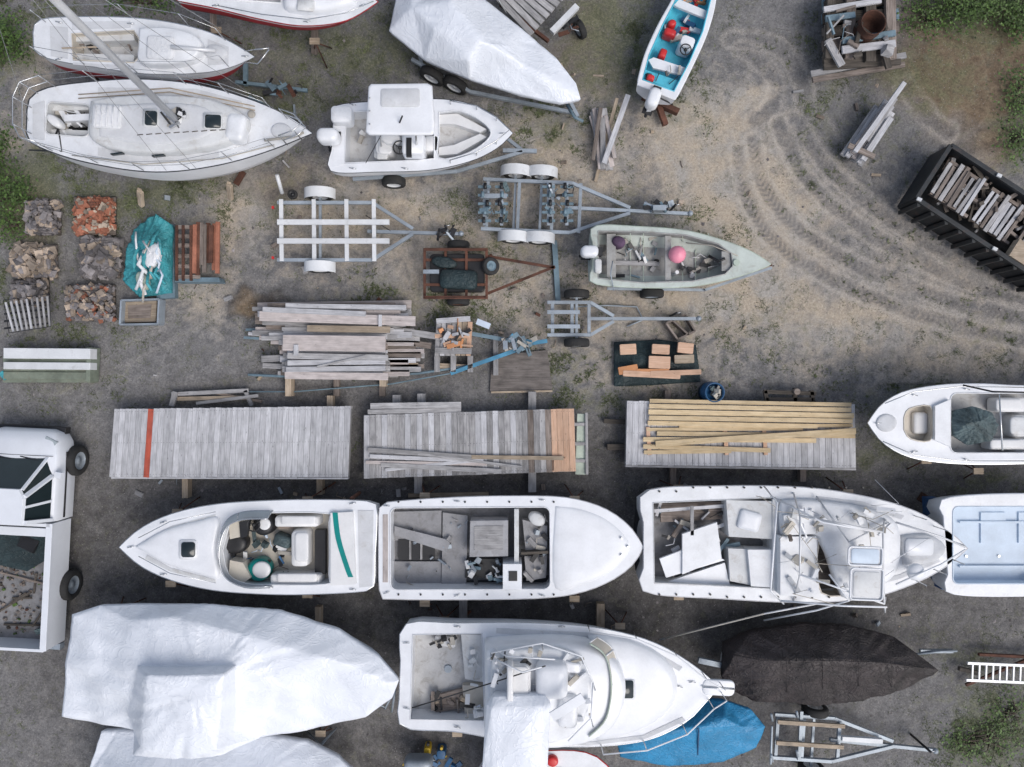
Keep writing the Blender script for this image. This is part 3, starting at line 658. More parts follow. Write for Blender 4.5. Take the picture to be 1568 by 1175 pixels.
@build
def piles():
    def pile(cx,cy,w,h,ms,n,name,sz=(.1,.22)):
        o=Obj(name);b=o.p('pallet',.004)
        for k in range(6): b.plank((cx-w/2,cy-h/2+(k+.5)*h/6),(cx+w/2,cy-h/2+(k+.5)*h/6),h/8,.14,.03,M['wbrown'])
        for k in range(3): b.plank((cx-w/2+4+k*(w-8)/2,cy-h/2),(cx-w/2+4+k*(w-8)/2,cy+h/2),5,.11,.1,M['wdark'])
        p=o.p('stones',.012)
        for i in range(n):
            u=U(-1,1);v=U(-1,1);m=max(abs(u),abs(v));z=.2+(1-m**2)*.35*U(.3,1);c=W(cx+u*w*.46,cy+v*h*.46,z);p.rock(c,U(*sz),random.choice(ms))
        for k in range(8):
            a=U(-1,1);p.rail([(cx-w/2,cy+a*h/2,.15),(cx,cy+a*h*.5,.5),(cx+w/2,cy+a*h/2,.15)],.006,M['black'],n=4)
        o.done()
    g=[M['stone']]*4+[M['stonet']]
    pile(65,333,54,54,g,170,'stone_pile');pile(145,331,64,60,[M['brick']]*5+[M['stonet']]*2,190,'brick_pile');pile(53,400,68,52,[M['stonet']]*2+[M['stone']],160,'stone_pile',(.13,.28))
    pile(154,396,60,60,g,160,'stone_pile',(.13,.30));pile(45,448,58,40,g,100,'stone_pile');pile(138,464,76,56,g+[M['stonet'],M['brick']],190,'stone_pile')
    o=Obj('wire_crate');p=o.p('sticks',.003)
    for k in range(9): p.plank((8+k*8,463+k*-1.2),(20+k*7,508-k*1),3,.45+U(-.05,.05),.03,M[random.choice(['wgray','wgray2'])])
    for k in range(4): p.plank((6,470+k*11),(76,462+k*11),3,.42,.03,M['black'])
    p.rail([(5,460,.5),(75,450,.5),(78,500,.5),(14,510,.5)],.012,M['black'],True);o.done()
    o=Obj('tarp_covered_pile');p=o.p('tarp')
    tent(p,[(203,352,.25),(240,328,.3),(264,345,.25),(265,450,.2),(215,456,.2),(190,430,.25),(194,385,.25)],[(225,365,.6),(240,410,.65),(215,420,.5)],[],M['teal'],.0,.12,2)
    q=o.p('hoses_and_bags')
    for k in range(20):
        x=U(208,245);y=U(352,425);q.rail([(x,y,.66),(x+U(-12,12),y+U(8,22),.76),(x+U(-14,14),y+U(25,45),.64)],U(.02,.055),M[random.choice(['canvas','ltblue','teal','canvas','rope','teal'])])
    q.pillow(ell(234,392,11,20,20),.6,.16,M['canvas'],'soft');q.pillow(ell(218,430,9,15,-20),.5,.15,M['olive'],'soft')
    q.slab([(236,343),(264,343),(268,456),(240,458)],.2,.02,M['bluesteel']);o.done()
    o=Obj('rusty_rack');p=o.p('frame',.004)
    for x in (270,280,292): p.plank((x,345),(x,430),4,.5,.05,M['rust'])
    for y in (348,362,376,392,408,424): p.plank((268,y),(306,y),6,.47,.05,M['wbrown'])
    for k in range(8): p.plank((298+k*5,342+U(-3,3)),(297+k*5,405+U(-8,22)),6,.35+U(0,.25),.06,random.choice([M['rust'],M['brick'],M['wbrown'],M['rust']]))
    p.slab([(268,425),(335,425),(337,432),(268,432)],.45,.1,M['bluesteel']);o.done()
    o=Obj('open_metal_box');p=o.p('walls',.004);zt=.35
    P=[(185,460),(243,458),(241,496),(183,497)]
    for i in range(4): p.plank(P[i],P[(i+1)%4],2.5,zt,.33,M['galv'])
    p.slab([(188,463),(240,461),(238,493),(186,494)],.16,.02,M['wtan']);p.slab([(196,468),(232,466),(230,487),(196,488)],.17,.03,M['wbrown']);o.done()
    o=Obj('orange_cushions_on_tarp');p=o.p('tarp')
    tent(p,[(940,524,.1),(1010,520,.12),(1066,528,.1),(1072,585,.1),(1000,590,.1),(940,592,.1)],[(980,550,.35),(1030,555,.35)],[],M['dgreent'],.0,.05,3)
    q=o.p('cushions',.006)
    for (cx,cy,w,h,a) in ((962,535,25,16,-3),(1012,535,27,15,3),(1050,533,24,16,6),(1010,555,33,19,2),(1048,550,30,13,-2),(962,566,12,30,80),(998,574,88,9,3),(1035,571,78,8,-2),(1000,569,50,8,0)):
        q.slab(rr(cx,cy,w,h,a,1,1),.46+U(0,.03),.38,M['wpink'] if (cx,cy)!=(1048,550) and R()<.5 else (M['orange'] if (cx,cy)!=(1048,550) else M['wtan']))
    o.done()
    o=Obj('wood_box');p=o.p('box',.004)
    for a,b in (((1020,495),(1050,482)),((1050,482),(1065,507)),((1065,507),(1038,520)),((1038,520),(1020,495)),((1030,490),(1055,513))): p.plank(a,b,3,.3,.25,M['wbrown'])
    o.done()
# ------------------------------------------------------------------ trailers
def trailer(name,rear,front,coup,w,cross,axles,m,bunks=(),fend=None,z=.5,extra=None,taper=0.0,bw=6,bm=None):
    o=Obj(name);p=o.p('frame',.004);q=o.p('wheels');dx=front[0]-rear[0];dy=front[1]-rear[1];L=math.hypot(dx,dy);ux,uy=dx/L,dy/L
    P=lambda u,v:(rear[0]+ux*u-uy*v,rear[1]+uy*u+ux*v)
    Lr=L*(1-taper)
    for s in (-1,1):
        p.plank(P(0,s*w/2),P(Lr,s*w/2),5,z,.09,m); p.plank(P(Lr,s*w/2),P(L,s*4),5,z,.09,m)
    for c in cross: p.plank(P(c,-w/2),P(c,w/2),5,z-.03,.07,m)
    p.plank(P(Lr*.95,0),coup,5,z-.04,.09,m)
    for (u0,u1,v) in bunks: p.plank(P(u0,v),P(u1,v),bw,z+.12,.06,bm or m)
    for (u0,u1,v) in bunks:
        for u in (u0+8,u1-8): p.plank(P(u,v-3),P(u,v+3),4,z+.08,.12,m)
    for a in axles:
        p.plank(P(a,-w/2-10),P(a,w/2+10),4,.35,.06,M['galv'])
        for s in (-1,1):
            cc=P(a,s*(w/2+12));c=W(cc[0],cc[1],.32);c.z=.32
            q.wheel(c,(-uy,-ux,0),.32,.2,M['whitep'])
            if fend:
                k=8;T=[];Bt=[]
                for i in range(k+1):
                    t=math.pi*(i/k); rr2=.39; u=Vector((ux,-uy,0));nv=Vector((-uy,-ux,0))
                    b=c+u*(-math.cos(t)*rr2)+Vector((0,0,math.sin(t)*rr2*.85)); T.append(b-nv*.13);Bt.append(b+nv*.13)
                q.add(T+Bt,[(i,i+1,i+2+k,i+1+k) for i in range(k)],fend,None,True)
    c=W(coup[0],coup[1],z-.05);q.ball(c,.07,M['galv'])
    jx=front[0]+(coup[0]-front[0])*.7;jy=front[1]+(coup[1]-front[1])*.7;j=W(jx,jy,z)
    q.tube([Vector((j.x,j.y+.1,.03)),Vector((j.x,j.y+.1,z+.35))],.03,M['black'],8);q.tube([Vector((j.x,j.y+.1,z+.33)),Vector((j.x+.12,j.y+.12,z+.33))],.012,M['steel'],5)
    if extra: extra(o,p,q,P)
    return o.done()
@build
def trailers():
    def e1(o,p,q,P):
        q.rail([(424,268,.9),(432,296,.5)],.05,M['whitep']);q.wheel(W(448,298,.4),(0,0,1),.12,.1,M['black'])
        for x in (430,480,530,572): p.plank((x,305),(x+1,400),6,.53,.05,M['whitep'])
        clutter(q,668,348,705,364,.45,14,[M['black'],M['galv'],M['rust']],(.08,.3))
        q.rail([(560,330,.5),(600,355,.45),(690,360,.4)],.01,M['black'])
        for y in (320,397): q.beam(W(418,y,.5),W(418,y-4,.5),.05,.06,M['redp'])
    trailer('boat_trailer',(424,354),(632,354),(706,358),88,(6,56,106,148),(66,),M['galv'],[(0,172,-14),(0,172,15)],M['whitep'],taper=.3,extra=e1,bw=8,bm=M['whitep'])
    def e2(o,p,q,P):
        for x in (742,768,840,868):
            p.plank((x,280),(x,345),5,.62,.06,M['galv'])
            for k in range(5):
                c=W(x+U(-4,4),285+k*13,.72);q.lathe(c,(0,1,0),[(0,-.07),(.04,-.07),(.04,.07),(0,.07)],M['bluesteel' if k%2 else 'black'],10)
                p.plank((x-10,286+k*13),(x+10,286+k*13),4,.66,.04,M['bluesteel'])
        p.plank((736,300),(776,300),7,.7,.05,M['galv']);clutter(q,738,285,775,340,.66,16,[M['galv'],M['bluesteel'],M['grayt'],M['black']],(.08,.25));clutter(q,835,285,875,335,.66,12,[M['galv'],M['bluesteel'],M['black']],(.08,.25))
        clutter(q,985,312,1030,326,.6,12,[M['galv'],M['black'],M['bluesteel']],(.1,.35));p.plank((1000,318),(1020,318),8,.75,.3,M['galv'])
    trailer('boat_trailer',(738,312),(965,322),(1057,327),76,(8,56,108,150),(50,90),M['galv'],[],M['whitep'],taper=.4,extra=e2)
    trailer('boat_trailer',(838,488),(940,488),(1070,488),50,(8,38,64),(45,),M['galv'],[(0,50,-10),(0,50,12)],None,z=.4,taper=.35)
    o=Obj('steel_channel');p=o.p('beam',.004);p.plank((849,368),(855,466),8,.12,.1,M['bluesteel']);o.done()
    def e3(o,p,q,P):
        p.rail([(1182,1112,.75),(1180,1170,.75)],.03,M['galv']);
        for s in ((1183,1104),(1183,1166),(1222,1100),(1222,1160)): p.rail([(s[0],s[1],.5),(s[0]-2,s[1]-10,.95)],.03,M['galv'])
        p.plank((1290,1132),(1352,1136),7,.7,.1,M['whitep']);p.plank((1228,1090),(1224,1165),5,.6,.06,M['galv'])
    trailer('boat_trailer',(1185,1128),(1368,1140),(1432,1150),66,(5,45,100),(60,),M['galv'],[(5,108,-22),(5,108,10)],None,z=.55,taper=.5,extra=e3,bm=M['wtan'])
    o=Obj('utility_trailer');p=o.p('frame',.004);z=.55
    for y in (382,398,436,455): p.plank((648,y),(746,y),4,z+(.15 if y in(382,455) else 0),.05,M['rust'])
    for x in (650,682,714,745): p.plank((x,380),(x,458),4,z+.02,.05,M['rust'])
    for x in (650,745):
        for y in (382,455): p.beam(W(x,y,.9),W(x,y,.3),.05,.05,M['rust'])
    p.rail([(650,381,.95),(745,381,.95)],.02,M['rust']);p.rail([(650,457,.95),(745,457,.95)],.02,M['rust'])
    p.plank((745,392),(850,410),4,.45,.06,M['rust']);p.plank((745,450),(850,408),4,.45,.06,M['rust'])
    q=o.p('bin',.02);q.slab(rr(700,418,84,58,0,6),.5,.3,M['black']);q.pillow(rr(702,428,58,30,3,8),.5,.2,M['dgreent'],'soft');q.pillow(ell(680,402,20,9,10),.5,.15,M['dgreent'],'soft')
    w=o.p('wheels');
    for y in (376,462): w.wheel(W(702,y,.3),(0,1,0),.28,.18,M['rust'])
    w.wheel(W(751,408,.6),(.5,0,1),.22,.15,M['bluesteel']);w.plank((648,416),(672,416),6,.7,.08,M['galv']);o.done()
    o=Obj('trailer_tongue');p=o.p('frame',.005)
    p.plank((690,572),(800,533),6,.4,.1,M['bluetr']);p.plank((715,510),(800,525),6,.4,.08,M['bluesteel']);p.plank((800,528),(838,522),6,.42,.1,M['bluetr'])
    p.plank((800,515),(812,545),6,.5,.3,M['bluesteel']);clutter(p,770,515,820,540,.5,20,[M['bluesteel'],M['black'],M['galv'],M['rope'],M['bluetr']],(.1,.35));p.plank((730,492),(750,500),9,.6,.1,M['ltblue']);o.done()
    o=Obj('coiled_strap');p=o.p('strap');p.rail([(895,455,.05),(880,470,.1),(930,468,.1),(975,470,.05),(985,490,.05),(960,500,.05)],.02,M['galv']);o.done()
# ------------------------------------------------------------------ dumpster / ladder
@build
def dumpster():
    o=Obj('dumpster');b=o.p('walls',.01);z=.95
    A=(1404,304);B=(1457,222);D=(1566,410);k=1.3
    ex=(B[0]+(D[0]-A[0])*k,B[1]+(D[1]-A[1])*k);D=(A[0]+(D[0]-A[0])*k,A[1]+(D[1]-A[1])*k)
    Q=[A,B,ex,D]
    for i in range(4): b.plank(Q[i],Q[(i+1)%4],4,z,.85,M['dumpster'])
    for i in range(4): b.plank(Q[i],Q[(i+1)%4],7,z+.05,.08,M['dumpster'])
    b.slab(Q,.25,.1,M['dumpster'])
    L=lambda a,c,t:(a[0]+(c[0]-a[0])*t,a[1]+(c[1]-a[1])*t)
    for i in range(10):
        q=L(A,D,.03+i*.1);w=W(q[0],q[1],z);dv=Vector((-.05,-.08,0)); b.beam(w+dv,Vector((w.x,w.y,.1))+dv,.09,.1,M['dumpster'])
    for t in (.0,.33,.55): 
        q=L(A,D,t) if t!=.33 else L(B,ex,t);b.beam(W(q[0],q[1],z+.09),W(q[0]+7,q[1]+3,z+.1),.08,.05,M['whitep'])
    q=L(A,D,.45);b.beam(W(q[0]-8,q[1]+3,z-.2),W(q[0]+10,q[1]+14,z-.2),.05,.14,M['galv'])
    d=o.p('pallets_and_debris',.004)
    def F_(u,v):
        a=L(A,B,v);c=L(D,ex,v);return L(a,c,u)
    for k in range(3):
        u0=.06+k*.3;zz=.78+U(-.08,.08)
        for j in range(8): d.plank(F_(u0+j*.032,.18+U(-.03,.03)),F_(u0+j*.033+U(-.01,.01),.78+U(-.05,.08)),U(5,7),zz+U(0,.04),.03,M[random.choice(['wgray','wgray2','wbrown'])])
        for v in (.2,.48,.78): d.plank(F_(u0-.01,v),F_(u0+.26,v),5,zz-.03,.09,M['wbrown'])
    for i in range(75):
        u=U(.04,.95);v=U(.08,.92);u2=u+U(-.12,.12);v2=v+U(-.4,.4)
        d.plank(F_(u,v),F_(min(.95,max(.04,u2)),min(.93,max(.07,v2))),U(3,7),.5+U(0,.25),.04,M[random.choice(['wgray','wbrown','wbrown','wdark'])],z2=.5+U(0,.35))
    d.slab([F_(.66,.05),F_(.66,.36),F_(.95,.34),F_(.95,.05)],1.02,.8,M['wtan']);d.slab([F_(.72,.6),F_(.72,.95),F_(.95,.9),F_(.95,.6)],.92,.85,M['wbrown'])
    o.done()
    o=Obj('ladder');p=o.p('rails_and_rungs',.003)
    p.plank((1482,1016),(1600,1021),4,.5,.05,M['alu']);p.plank((1480,1042),(1600,1047),4,.5,.05,M['alu'])
    for k in range(11): p.plank((1490+k*10.5,1017),(1489+k*10.5,1043),2.5,.49,.03,M['alu'])
    p.plank((1500,1003),(1600,1008),4,.35,.08,M['rust']);p.plank((1470,1025),(1500,1032),6,.3,.1,M['wdark']);p.plank((1480,1050),(1600,1000),4,.25,.06,M['rust']);o.done()
# ------------------------------------------------------------------ truck
@build
def truck():
    o=Obj('pickup_truck');b=o.p('body',.03);g=o.p('glass',.01);w=o.p('wheels');bed=o.p('bed',.01)
    ang=math.radians(3.0)
    c0=Vector(((22-784)*S(1.0),-(824-587.5)*S(1.0),0))
    def T(x,y,z):
        return Vector((c0.x+x*math.cos(ang)+y*math.sin(ang),c0.y-x*math.sin(ang)+y*math.cos(ang),z))
    def loft(part,secs,m,caps=True,smooth=True):
        n=len(secs[0]);vs=[T(*p) for s in secs for p in s];fs=[(i*n+j,i*n+(j+1)%n,(i+1)*n+(j+1)%n,(i+1)*n+j) for i in range(len(secs)-1) for j in range(n)]
        if caps: fs+= [tuple(range(n)),tuple(range((len(secs)-1)*n,len(secs)*n))]
        part.add(vs,fs,m,None,smooth)
    def sec(y,hw,z0,z1,r=.12): return [(-hw,y,z0),(-hw,y,z1-r),(-hw+r*.4,y,z1-r*.3),(-hw+r*1.4,y,z1),(0,y,z1+.03),(hw-r*1.4,y,z1),(hw-r*.4,y,z1-r*.3),(hw,y,z1-r),(hw,y,z0)]
    loft(b,[sec(.45,.98,.35,1.08),sec(1.5,.99,.35,1.08),sec(2.0,.98,.38,1.08),sec(2.35,.93,.4,1.02),sec(2.55,.82,.42,.92),sec(2.63,.62,.45,.8)],M['truck'])
    base=[(-.88,.47,1.07),(.88,.47,1.07),(.88,1.55,1.07),(.72,1.98,1.07),(-.72,1.98,1.07),(-.88,1.55,1.07)]
    top=[(-.68,.55,1.72),(.68,.55,1.72),(.68,1.15,1.75),(.6,1.3,1.72),(-.6,1.3,1.72),(-.68,1.15,1.75)]
    vs=[T(*p) for p in base+top]; g.add(vs,[(i,(i+1)%6,(i+1)%6+6,i+6) for i in range(6)],M['glass'])
    rf=[(-.7,.48),(.7,.48),(.72,1.1),(.6,1.32),(-.6,1.32),(-.72,1.1)]
    b.add([T(x,y,1.72) for x,y in rf]+[T(x*.96,y*.98+.02,1.79) for x,y in rf],[(i,(i+1)%6,(i+1)%6+6,i+6) for i in range(6)]+[tuple(range(6,12)),tuple(range(6))],M['truck'])
    for s in (-1,1):
        b.beam(T(s*.88,1.55,1.07),T(s*.7,1.15,1.74),.09,.07,M['truck']);b.beam(T(s*.75,1.98,1.07),T(s*.62,1.3,1.72),.06,.06,M['truck'])
        b.beam(T(s*.89,.5,1.07),T(s*.69,.55,1.72),.16,.08,M['truck']);b.beam(T(s*.88,.95,1.07),T(s*.7,.9,1.72),.05,.06,M['truck'])
        b.beam(T(s*.99,1.6,1.1),T(s*1.15,1.58,1.12),.14,.12,M['truck']);g.beam(T(s*.6,2.42,.95),T(s*.88,2.3,.97),.14,.08,M['clear'])
        b.beam(T(s*.99,.5,.72),T(s*.99,2.1,.72),.03,.05,M['black'])
    for x in (-.55,.1): g.beam(T(x,1.99,1.1),T(x+.5,1.9,1.13),.03,.02,M['black'])
    b.beam(T(-.85,2.6,.5),T(.85,2.6,.5),.16,.2,M['black'])
    for y in (2.02,1.5): b.beam(T(-.9,y,1.105),T(.9,y,1.105),.012,.01,M['black'])
    for s in (-1,1):
        bed.beam(T(s*.93,.42,.78),T(s*.93,-2.62,.78),.12,.72,M['truck']);bed.beam(T(s*.93,.42,1.15),T(s*.93,-2.62,1.15),.15,.05,M['truck'])
        bed.beam(T(s*.80,-.8,.72),T(s*.80,-1.75,.72),.16,.25,M['graysole'])
    bed.beam(T(-.95,.38,.8),T(.95,.38,.8),.08,.75,M['truck']);bed.beam(T(-.93,-2.62,.8),T(.93,-2.62,.8),.07,.7,M['truck'])
    bed.beam(T(0,.38,.5),T(0,-2.6,.5),1.8,.05,M['graysole']);bed.beam(T(-.95,-2.75,.45),T(.95,-2.75,.45),.14,.18,M['galv'])
    bed.beam(T(0,.1,1.12),T(0,.3,1.12),1.75,.06,M['truck'])
    for i in range(170): bed.rock(T(U(-.8,.8),U(-2.5,-.3),.53+U(0,.05)),U(.03,.11),random.choice([M['wbrown'],M['wbrown'],M['ply'],M['ply'],M['wdark'],M['rust'],M['leaf']]))
    for i in range(8): 
        y=U(-2.4,.1);bed.beam(T(U(-.8,.3),y,.58),T(U(0,.8),y+U(-.6,.6),.6),.05,.03,random.choice([M['wbrown'],M['wdark'],M['wdark']]))
    bed.rock(T(.2,-.2,.75),.5,M['black']);bed.rock(T(.55,-2.3,.7),.28,M['grayt'])
    bed.add([T(-.9,.2,.8),T(.75,.25,.8),T(.7,-.5,.68),T(.1,-.9,.62),T(-.9,-.7,.7)],[(0,1,2,3,4)],M['dgreent'])
    for s in (-1,1):
        for y in (1.85,-1.25): w.wheel(T(s*1.0,y,.37),(1,-.05,0),.38,.26,M['galv'])
    o.done()
# ------------------------------------------------------------------ boats
@build
def sailboat_red():
    o=Obj('sailboat');h=o.p('hull');z=1.9
    up=[(52,64),(54,38),(80,28),(180,27),(260,35),(330,54),(390,87)];lo=[(52,64),(55,80),(85,92),(150,103),(230,113),(310,111),(352,103),(390,87)]
    lp=hull(h,up,lo,z,.6,M['gel'],M['red'],M['steel'],split=.75,full=True)
    d=o.p('deck');deck(d,lp,z,[([(110,52),(205,47),(213,60),(213,88),(205,96),(112,92)],z-.45,M['cream'],M['sole'])],M['gel'])
    c=o.p('cabin');c.pillow(spl([(215,46),(260,45),(300,56),(311,72),(300,92),(262,101),(216,98),(214,72),(215,46)][:8],4),z-.02,.3,M['gel'],'round')
    c.pillow(rr(245,73,42,36,3,5),z+.28,.06,M['canvas'],'soft');c.pillow(ell(330,80,18,12,8),z,.08,M['nonskid'],'dome')
    for x,y in ((240,47),(270,50),(240,99),(272,97)): c.beam(W(x-8,y,z+.14),W(x+8,y,z+.14),.02,.1,M['glass'])
    s=o.p('cockpit_seats',.02);s.slab([(112,53),(204,49),(206,62),(112,64)],z-.15,z-.45,M['gel_old']);s.slab([(112,82),(206,84),(204,95),(112,91)],z-.15,z-.45,M['gel_old'])
    s.slab([(76,40),(104,42),(104,90),(78,86)],z+.015,z-.05,M['nonskid']);s.rail([(150,72,z+.2),(95,74,z+.05)],.02,M['wtan']);clutter(s,115,60,200,85,z-.35,14,[M['rope'],M['wbrown'],M['black']])
    panel(d,[(110,34),(200,32),(200,43),(110,46)],z);panel(d,[(112,96),(205,101),(205,107),(112,99)],z);panel(d,[(318,60),(350,72),(350,98),(318,100)],z)
    cleats(d,[(90,34),(90,90),(375,86),(200,36)],z)
    k=o.p('keel',.02);k.slab([(170,66),(260,68),(262,78),(172,76)],1.0,.15,M['red'])
    r=o.p('rigging')
    L1=[(70,34),(120,28),(200,26),(290,40),(345,62)];L2=[(70,88),(130,99),(210,111),(300,111),(350,102)]
    for L in (L1,L2):
        for q in L: b=W(q[0],q[1],z);r.tube([b,b+Vector((0,0,.55))],.011,M['steel'],5)
        r.tube([W(q[0],q[1],z)+Vector((0,0,.55)) for q in L],.006,M['steel'],4)
    r.rail([(375,78,z),(392,76,z+.5),(412,74,z+.5)],.015,M['steel']);r.rail([(375,96,z),(395,98,z+.4),(412,76,z+.5)],.015,M['steel'])
    r.rail([(390,87,z),(330,40,4.0),(235,-15,7.0)],.008,M['steel'],n=4);r.rail([(262,72,z+.36),(330,78,z+.2)],.05,M['alu'])
    t=o.p('stands');blocks(t,[(215,85)],.4);[stand(t,x,y,1.2) for x,y in ((130,100),(300,118),(140,40),(300,50))];o.done()
@build
def sailboat_white():
    o=Obj('sailboat');h=o.p('hull');z=2.15
    up=[(42,186),(46,152),(75,135),(140,126),(215,122),(300,130),(380,152),(440,178),(478,204)];lo=[(42,186),(43,212),(66,227),(120,245),(200,260),(265,262),(340,251),(410,231),(478,204)]
    lp=hull(h,up,lo,z,.35,M['gel_clean'],M['gel_clean'],M['blackbot'],.028,full=True)
    d=o.p('deck');deck(d,lp,z,[(rr(104,183,66,50,4,8),z-.6,M['gel_old'],M['black'])],M['gel'])
    panel(d,[(150,134),(300,136),(370,155),(372,163),(300,147),(150,146)],z);panel(d,[(150,238),(200,248),(265,250),(335,240),(335,231),(262,241),(150,226)],z)
    c=o.p('cabin')
    c.pillow(spl([(140,156),(200,148),(300,150),(350,162),(380,182),(372,208),(330,226),(260,236),(190,234),(142,216),(137,186)],4),z-.02,.34,M['gel_old'],'round')
    c.pillow(spl([(150,164),(220,158),(300,160),(330,178),(328,200),(290,216),(220,222),(150,208)],3),z+.31,.06,M['nonskid'],'dome')
    c.pillow(rr(163,178,44,36,3,4),z+.34,.1,M['canvas'],'soft')
    for k in range(5): c.rail([(146+k*9,162,z+.46),(145+k*9,195,z+.46)],.014,M['canvas'])
    for (x,y,w,hh) in ((231,181,18,22),(326,186,24,20)):
        c.pillow(rr(x,y,w+5,hh+5,2,3),z+.32,.08,M['gel_old'],'flat');c.pillow(rr(x,y,w,hh,2,3),z+.4,.03,M['glass'],'flat')
    c.pillow(rr(362,196,30,44,8,8),z+.05,.3,M['gel'],'soft')
    for x,y in ((180,236),(243,239),(300,230),(335,221)): c.beam(W(x-9,y+1,z+.17),W(x+9,y-1,z+.17),.03,.1,M['glass'])
    for x in range(210,345,14): c.rail([(x,207-(x-210)*.06,z+.37),(x+9,206-(x-210)*.06,z+.37)],.01,M['wdark'])
    for y in (141,147): c.rail([(120,y+4,z+.03),(260,y-6,z+.03),(390,y+22,z+.03)],.012,M['wtan'])
    c.rail([(110,238,z+.03),(220,252,z+.03),(340,243,z+.03),(420,222,z+.03)],.012,M['rope'])
    c.pillow(ell(430,200,16,12,5),z,.06,M['nonskid'],'dome');c.rail([(405,215,z+.05),(450,210,z+.1),(465,203,z+.05)],.03,M['rope'])
    s=o.p('cockpit',.01);s.slab([(73,160),(136,158),(136,168),(73,170)],z-.2,z-.6,M['gel_old']);s.slab([(72,198),(136,200),(136,208),(74,205)],z-.2,z-.6,M['gel_old']);s.slab([(98,176),(138,174),(138,184),(98,186)],z-.1,z-.5,M['gel'])
    s.pillow(ell(84,186,14,7,40),z-.1,.2,M['vinyl'],'soft');clutter(s,75,165,130,205,z-.25,14,[M['gel'],M['black'],M['rope'],M['vinyl']],(.15,.5))
    s.slab([(50,160),(68,154),(68,215),(50,212)],z+.02,z-.04,M['nonskid']);s.rail([(45,230,z-.3),(95,232,z),(90,200,z)],.02,M['black'])
    r=o.p('mast_and_rigging');mb=W(270,184,z+.35);tp=W(80,-4,7.6);dirv=(tp-mb);top=mb+dirv*1.5
    r.tube([mb,top],[.075,.065],M['alu'],10);r.ball(mb+Vector((0,0,.0)),.14,M['gel_old'],.5)
    for q in ((478,204),(44,186),(250,124),(255,262),(310,134),(300,258)): r.tube([W(q[0],q[1],z),mb+dirv*1.4],.005,M['steel'],4)
    clutter(r,255,170,285,195,z+.42,14,[M['rope'],M['black'],M['steel']],(.1,.3))
    stn=[(85,133),(150,126),(215,123),(285,129),(350,144),(415,166)];stn2=[(80,231),(150,250),(220,261),(290,259),(355,246),(420,226)]
    for L in (stn,stn2):
        for q in L:
            b=W(q[0],q[1],z);r.tube([b,b+Vector((0,0,.6))],.012,M['steel'],5)
        for hh in (.32,.6): r.tube([W(q[0],q[1],z)+Vector((0,0,hh)) for q in L],.006,M['steel'],4)
    for hh in (.3,.6):
        r.tube([W(x,y,z)+Vector((0,0,hh)) for x,y in ((440,182),(462,190),(474,203),(462,214),(440,222))],.015,M['steel'],5)
        r.tube([W(x,y,z)+Vector((0,0,hh)) for x,y in ((85,134),(58,143),(48,165),(48,205),(58,224),(82,231))],.013,M['steel'],5)
    for x,y in ((58,143),(48,165),(48,205),(58,224),(440,182),(462,190),(462,214),(440,222)): 
        b=W(x,y,z);r.tube([b,b+Vector((0,0,.6))],.014,M['steel'],5)
    r.ball(W(385,175,z+.2),.09,M['rope'],.6)
    k=o.p('keel_and_stands',.01);k.slab([(215,192),(300,192),(300,206),(215,206)],1.2,.15,M['gel_old'])
    for x,y in ((213,292),(350,282),(205,140),(350,150)): k.plank((x,y),(x+2,y+22 if y>200 else y+5),8,.95,.1,M['wtan'],z2=.5);k.beam(W(x,y,.9),W(x,y+8,0.05),.12,.1,M['wtan'])
    k.plank((372,262),(360,282),8,.2,.1,M['rust']);o.done()
@build
def boat_top_red():
    o=Obj('motorboat');h=o.p('hull');z=1.6
    up=[(270,-45),(330,-60),(440,-58),(520,-40),(578,3)];lo=[(272,1),(330,12),(400,29),(465,39),(530,31),(578,3)]
    lp=hull(h,up,lo,z,.9,M['gel'],M['red'],M['red'],.03,split=.8,full=True)
    d=o.p('deck');deck(d,lp,z,[([(290,-30),(430,-35),(430,5),(290,-5)],z-.5,M['gel'],M['sole'])],M['gel'])
    d.pillow(spl([(435,-30),(500,-25),(545,0),(500,18),(440,15),(432,-5)],4),z,.25,M['gel_clean'],'dome');d.pillow(rr(468,8,26,18,5,3),z+.24,.04,M['gel_old'],'flat')
    d.rail([(330,8,z),(400,22,z+.25),(470,30,z+.25),(530,20,z+.25),(572,2,z+.25)],.012,M['steel'])
    cleats(d,[(330,8),(470,33),(555,8)],z);s=o.p('stands');stand(s,481,62,.9);stand(s,330,45,.9);s.plank((481,40),(481,80),9,.6,.12,M['wbrown'],z2=.1);o.done()
